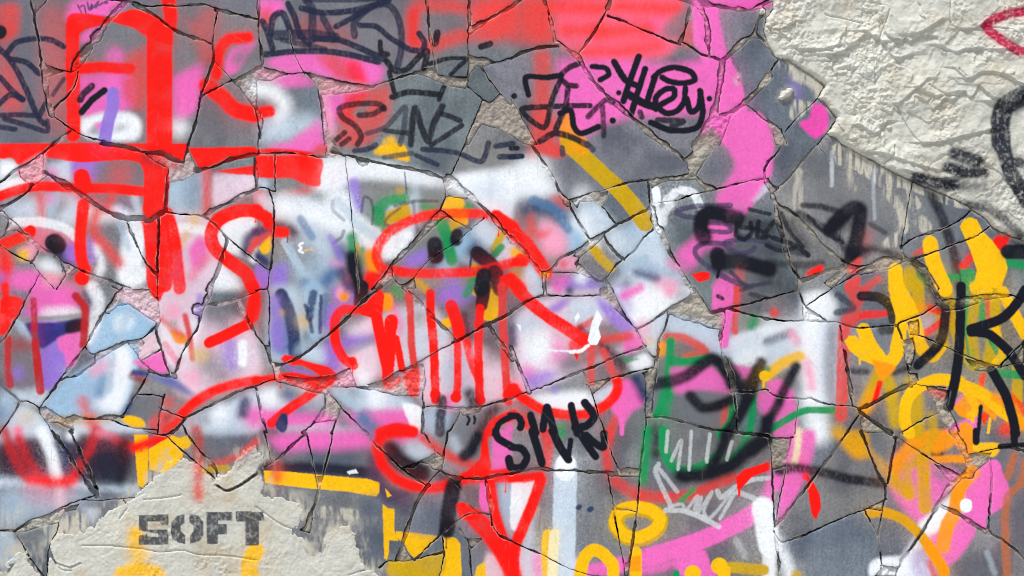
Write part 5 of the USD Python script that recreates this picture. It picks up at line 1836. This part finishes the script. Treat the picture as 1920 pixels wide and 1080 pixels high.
for k, g in enumerate(tiles):
    ring = np.array(g.exterior.coords)[:-1]
    if Polygon(ring).exterior.is_ccw is False: ring = ring[::-1]
    a, b, c_, d_ = g.bounds
    gx, gy = np.meshgrid(np.arange(a, c_, h_spc), np.arange(b, d_, h_spc))
    gx = gx + (np.arange(gx.shape[0]) % 2)[:, None] * h_spc / 2
    core = g.buffer(-0.9)
    ins = shapely.contains_xy(core, gx.ravel(), gy.ravel()) if not core.is_empty else np.zeros(gx.size, bool)
    P2 = np.vstack([ring, np.stack([gx.ravel()[ins], gy.ravel()[ins]], 1)])
    tri = Delaunay(P2).simplices
    cen = P2[tri].mean(1); tri = tri[shapely.contains_xy(g, cen[:, 0], cen[:, 1])]
    e1, e2 = P2[tri[:, 1]] - P2[tri[:, 0]], P2[tri[:, 2]] - P2[tri[:, 0]]
    flip = (e1[:, 0] * e2[:, 1] - e1[:, 1] * e2[:, 0]) > 0        # seen from -y with rows downwards: keep the front face outward
    tri[flip] = tri[flip][:, ::-1]
    tri = tri[:, ::-1] if False else tri
    cx, cy = g.centroid.x, g.centroid.y
    size = math.sqrt(g.area)
    tx, ty, lv = trng.normal(0, 0.55) / max(size, 40), trng.normal(0, 0.65) / max(size, 40), trng.normal(0, 0.8)
    x, y = P2[:, 0], P2[:, 1]
    hh = sample(hface, x, y) + (x - cx) * tx + (y - cy) * ty + lv
    hh[:len(ring)] = (x[:len(ring)] - cx) * tx + (y[:len(ring)] - cy) * ty + lv - 0.8
    nn = height_normals(hface, x, y) + np.array([0, 0, 0.0]); nn[:, 0] -= tx * MM / S; nn[:, 2] += ty * MM / S
    nn /= np.linalg.norm(nn, axis=1, keepdims=True)
    base = base_slates[trng.integers(len(base_slates))][None, :] * (trng.uniform(0.86, 1.14) * sample(slabcol, x, y))[:, None]
    mist = 0.62 * np.clip(sample(misty, x, y), 0, 1)[:, None]; base = base * (1 - mist) + lin((64, 71, 84)) * mist
    pale = np.clip(1 - sample(din, x, y) / 2.4, 0, 1) * sample(edgew, x, y) * 0.75
    col = bare(x, y, base, np.ones(len(x))) * sample(tone, x, y)[:, None]
    col = col * (1 - pale)[:, None] + lin((176, 170, 160)) * pale[:, None]
    sm = np.clip(1 + sample(dL, x, y) / 26, 0, 1) * np.clip(0.25 + 1.5 * sample(streaks, x, y), 0, 0.9)
    sm = np.maximum(sm, np.clip(1 + sample(dR, x, y) / 9, 0, 1) * np.clip(0.3 + sample(edgew, x, y), 0, 0.8) * 0.8)[:, None]
    col = col * (1 - sm) + lin((200, 194, 178)) * 0.9 * sm
    V = to_world(x, y, hh)
    # sides
    nb = len(ring); depth = 30.0
    lo = to_world(ring[:, 0], ring[:, 1], np.full(nb, -depth)); hi = V[:nb]
    tang = np.roll(ring, -1, 0) - np.roll(ring, 1, 0); out = np.stack([tang[:, 1], -tang[:, 0]], 1); out /= np.maximum(np.linalg.norm(out, axis=1, keepdims=True), 1e-9)
    sn = np.stack([out[:, 0], np.zeros(nb), -out[:, 1]], 1)
    i = np.arange(nb); j = (i + 1) % nb; o = len(V)
    sf = np.vstack([np.stack([o + i, o + j, o + nb + i], 1), np.stack([o + j, o + nb + j, o + nb + i], 1)])
    fx = ring + out * 0.4
    scol = base[:nb] * 0.95 * (1 - 0.55 * sample(PA, *ring.T))[:, None] + 0.55 * np.stack([sample(PR[..., q2], *ring.T) for q2 in range(3)], -1)
    v = np.vstack([V, hi, lo]); f = np.vstack([tri, sf]); n = np.vstack([nn, sn, sn]); col = np.vstack([col, scol, base[:nb] * 0.9])
    fn = np.cross(v[f[:, 1]] - v[f[:, 0]], v[f[:, 2]] - v[f[:, 0]]); bad = (fn * n[f].mean(1)).sum(1) < 0
    f[bad] = f[bad][:, ::-1]
    m = define('/World/mosaic_wall/' + numbered('stone_slab'), v, f, n, col, slab_m)
    TRI += len(f)
    for q2, text in LABELS.items():
        if g.contains(Point(q2)): m.GetPrim().SetCustomDataByKey('label', text)

def sheet(path, h, keepmask, col_fn, mat, step, spread=None):
    """the cells of a regular sheet over the drawing where keepmask holds, at heights h"""
    xs, ys = np.arange(-PAD + 2, W - PAD - 3, step), np.arange(-PAD + 2, H - PAD - 3, step)
    X, Y = np.meshgrid(xs, ys); kk = sample(keepmask.astype(np.float32), X.ravel(), Y.ravel()).reshape(X.shape) > 0.02
    cell = kk[:-1, :-1] | kk[1:, :-1] | kk[:-1, 1:] | kk[1:, 1:]
    idx = np.arange(X.size).reshape(X.shape); ci = np.nonzero(cell)
    a, b, c_, d_ = idx[:-1, :-1][ci], idx[:-1, 1:][ci], idx[1:, 1:][ci], idx[1:, :-1][ci]
    f = np.vstack([np.stack([a, c_, b], 1), np.stack([a, d_, c_], 1)])
    u, inv = np.unique(f, return_inverse=True); f = inv.reshape(f.shape)
    x, y = X.ravel()[u], Y.ravel()[u]
    v = to_world(x, y, sample(h, x, y)); n = height_normals(h, x, y)
    fn = np.cross(v[f[:, 1]] - v[f[:, 0]], v[f[:, 2]] - v[f[:, 0]]); bad = fn[:, 1] > 0
    f[bad] = f[bad][:, ::-1]
    global TRI; TRI += len(f)
    return define(path, v, f, n, col_fn(x, y), mat)
patch = np.clip(0.92 + 0.4 * grid_noise(22, 151, octaves=3) - 0.5 * pits, 0, 0.95).astype(np.float32)
pinkish = grid_noise(40, 153, octaves=3)
mtint = grid_noise(60, 152, octaves=2)
def mortar_col(x, y):
    base = lin((156, 149, 138)) * (1 + 0.16 * sample(mtint, x, y) + 0.10 * sample(nz2, x, y))[:, None]
    tint = (np.clip(1.0 - x / 1150, 0, 0.5) * np.clip((y - 120) / 250, 0, 1) * np.clip((880 - y) / 150, 0, 1) * np.clip(0.9 + 0.8 * sample(pinkish, x, y), 0, 1))[:, None]
    base = base * (1 - tint) + lin((214, 186, 198)) * tint              # drifted pink and white spray on the old joints
    return bare(x, y, base, sample(patch, x, y)) * sample(tone, x, y)[:, None]
near = (din < 5) & (dR < 12) & (dL < 24)
dom = np.zeros((H, W), bool); dom[PAD - 24:H - PAD + 24, PAD - 24:W - PAD + 24] = True
m = sheet('/World/mosaic_wall/mortar_bed', mh, near & dom, mortar_col, mortar_m, 1.5)
ptone = (1 + 0.06 * grid_noise(50, 161, octaves=3) + 0.06 * grid_noise(4, 162)).astype(np.float32)
psand = (0.75 * np.clip(grid_noise(55, 163, octaves=4) - 0.15, 0, 1) + 0.35 * np.clip(grid_noise(12, 164, octaves=3) - 0.3, 0, 1)).astype(np.float32)
miss = grid_noise(4.5, 165, octaves=3)
def plaster_col(x, y):
    s = np.clip(sample(psand, x, y), 0, 1)[:, None] * np.where(y > 700, 0.8, 0.5)[:, None]
    base = (lin((203, 203, 193)) * (1 - s) + lin((186, 168, 136)) * s) * 0.92 * sample(ptone, x, y)[:, None]
    return bare(x, y, base, np.clip(0.97 - 0.4 * np.clip(sample(miss, x, y) - 0.1, 0, 1), 0, 1))
# the base coat must not be washed over by the slabs' own paint: only strokes laid after the plaster stay on it
PRs, PAs = PR.copy(), PA.copy()
m = sheet('/World/mosaic_wall/plaster_patch', hR, dR > 0, plaster_col, plaster_m, 1.5)
m.GetPrim().SetCustomDataByKey('label', 'thick rough pale plaster trowelled over the upper right of the slabs')
m = sheet('/World/mosaic_wall/plaster_patch_001', hL, dL > 0, plaster_col, plaster_m, 1.5)
m.GetPrim().SetCustomDataByKey('label', 'thin beige plaster skim with black stencil lettering reading SOFT')
# ---------------------------------------------------------------- the wall beyond the picture, and the pavement
orng = np.random.default_rng(29)
facing_m = usdkit.material(stage, '/World/Looks/sprayed_facing', {
    'col': ('attribute', {'attribute': 'paint'}), 'geo': ('geometry', {}), 'n': ('noise_texture', {'scale': 1.7, 'detail': 3.0, 'distortion': 0.8}), 'm': ('noise_texture', {'scale': 2.6, 'detail': 4.0, 'distortion': 0.4}),
    'hue': ('rgb_ramp', {'ramp': [(0.3, (0.6, 0.02, 0.02)), (0.4, (0.7, 0.14, 0.45)), (0.48, (0.72, 0.76, 0.8)), (0.56, (0.25, 0.16, 0.55)), (0.64, (0.72, 0.45, 0.02)), (0.72, (0.02, 0.02, 0.04))]}),
    'cov': ('rgb_ramp', {'ramp': [(0.46, (0, 0, 0)), (0.56, (0.85, 0.85, 0.85))]}), 'mix': ('mix', {}), 'p': ('principled_bsdf', {'roughness': 0.6, 'specular_ior_level': 0.14})},
    [('geo.position', 'n.vector'), ('geo.position', 'm.vector'), ('n.fac', 'hue.fac'), ('m.fac', 'cov.fac'), ('cov.color', 'mix.fac'), ('col.color', 'mix.color1'), ('hue.color', 'mix.color2'), ('mix.color', 'p.base_color')], surface='p.BSDF')
X0, X1, Z0, Z1 = -3.6, 3.6, 0.0, 3.1
gx, gy = np.meshgrid(np.arange(X0 - 0.4, X1 + 0.5, 0.2), np.arange(Z0 - 0.4, Z1 + 0.5, 0.2))
pt = np.stack([gx.ravel(), gy.ravel()], 1) + orng.uniform(-0.17, 0.17, (gx.size, 2))
vor = Voronoi(pt)
inner = unary_union([box((-24 - 960) * S, ZC + (540 - 1104) * S, (1944 - 960) * S, ZC + (540 + 24) * S)] + [Polygon([((x - 960) * S, ZC + (540 - y) * S) for x, y in p]).buffer(0.004) for p in (PLASTER_RIGHT, PLASTER_LEFT, PLASTER_CORNER)])
frame_ = box(X0, Z0, X1, Z1)
vs, fs, cs, ns, off = [], [], [], [], 0
for reg in vor.point_region:
    r = vor.regions[reg]
    if not r or -1 in r: continue
    g = Polygon(vor.vertices[r]).intersection(frame_).difference(inner).buffer(-0.005)
    for g in getattr(g, 'geoms', [g]):
        if g.is_empty or g.area < 0.0008: continue
        ring = np.array(g.simplify(0.003).exterior.coords)[:-1]; lvl = orng.normal(0, 0.0008)
        tr = Delaunay(ring).simplices; tr = tr[shapely.contains_xy(g, *ring[tr].mean(1).T)]
        nb = len(ring); top = np.stack([ring[:, 0], np.full(nb, -lvl), ring[:, 1]], 1); lo = top + [0, 0.022, 0]
        i = np.arange(nb); j = (i + 1) % nb
        v = np.vstack([top, top, lo]); f = np.vstack([tr, np.stack([nb + i, nb + j, 2 * nb + j], 1), np.stack([nb + i, 2 * nb + j, 2 * nb + i], 1)])
        rad = ring - ring.mean(0); rad /= np.linalg.norm(rad, axis=1, keepdims=True); sd = np.stack([rad[:, 0], np.zeros(nb), rad[:, 1]], 1)
        n = np.vstack([np.tile([0, -1.0, 0], (nb, 1)), sd, sd])
        fn = np.cross(v[f[:, 1]] - v[f[:, 0]], v[f[:, 2]] - v[f[:, 0]]); bad = (fn * n[f].mean(1)).sum(1) < 0; f[bad] = f[bad][:, ::-1]
        pal = base_slates[orng.integers(6)]
        vs.append(v); fs.append(f + off); ns.append(n); cs.append(np.tile(pal * orng.uniform(0.8, 1.1), (len(v), 1))); off += len(v)
m = define('/World/mosaic_wall/stone_facing', np.vstack(vs), np.vstack(fs), np.vstack(ns), np.vstack(cs), facing_m)
m.GetPrim().SetCustomDataByKey('kind', 'stuff')
def solid_mat(name, c0, c1, scale):
    return usdkit.material(stage, '/World/Looks/' + name, {'geo': ('geometry', {}), 'n': ('noise_texture', {'scale': scale, 'detail': 8.0}), 'r': ('rgb_ramp', {'ramp': [(0.3, c0), (0.7, c1)]}),
        'b': ('bump', {'strength': 0.5, 'distance': 0.003}), 'p': ('principled_bsdf', {'roughness': 0.9})},
        [('geo.position', 'n.vector'), ('n.fac', 'r.fac'), ('n.fac', 'b.height'), ('b.normal', 'p.normal'), ('r.color', 'p.base_color')], surface='p.BSDF')
import trimesh
bm = trimesh.creation.box(extents=(7.2, 0.22, 3.1)); bm.apply_translation((0, 0.022 + 0.11, 1.55))
usdkit.mesh(stage, '/World/mosaic_wall/wall_core', bm, solid_mat('wall_core', (0.22, 0.19, 0.15), (0.33, 0.29, 0.24), 40))
cp = trimesh.creation.box(extents=(7.3, 0.34, 0.07)); cp.apply_translation((0, 0.11, 3.137))
usdkit.mesh(stage, '/World/mosaic_wall/coping', cp, solid_mat('coping', (0.3, 0.29, 0.27), (0.42, 0.41, 0.38), 25))
gv = np.array([[-60, -60, 0], [60, -60, 0], [60, 60, 0], [-60, 60, 0]], float)
gm = usdkit.mesh(stage, '/World/pavement', (gv, np.array([[0, 1, 2], [0, 2, 3]])), solid_mat('pavement', (0.26, 0.25, 0.24), (0.36, 0.35, 0.33), 12))
gm.GetPrim().SetCustomDataByKey('kind', 'structure')
print('slabs', len(tiles), 'triangles', TRI)
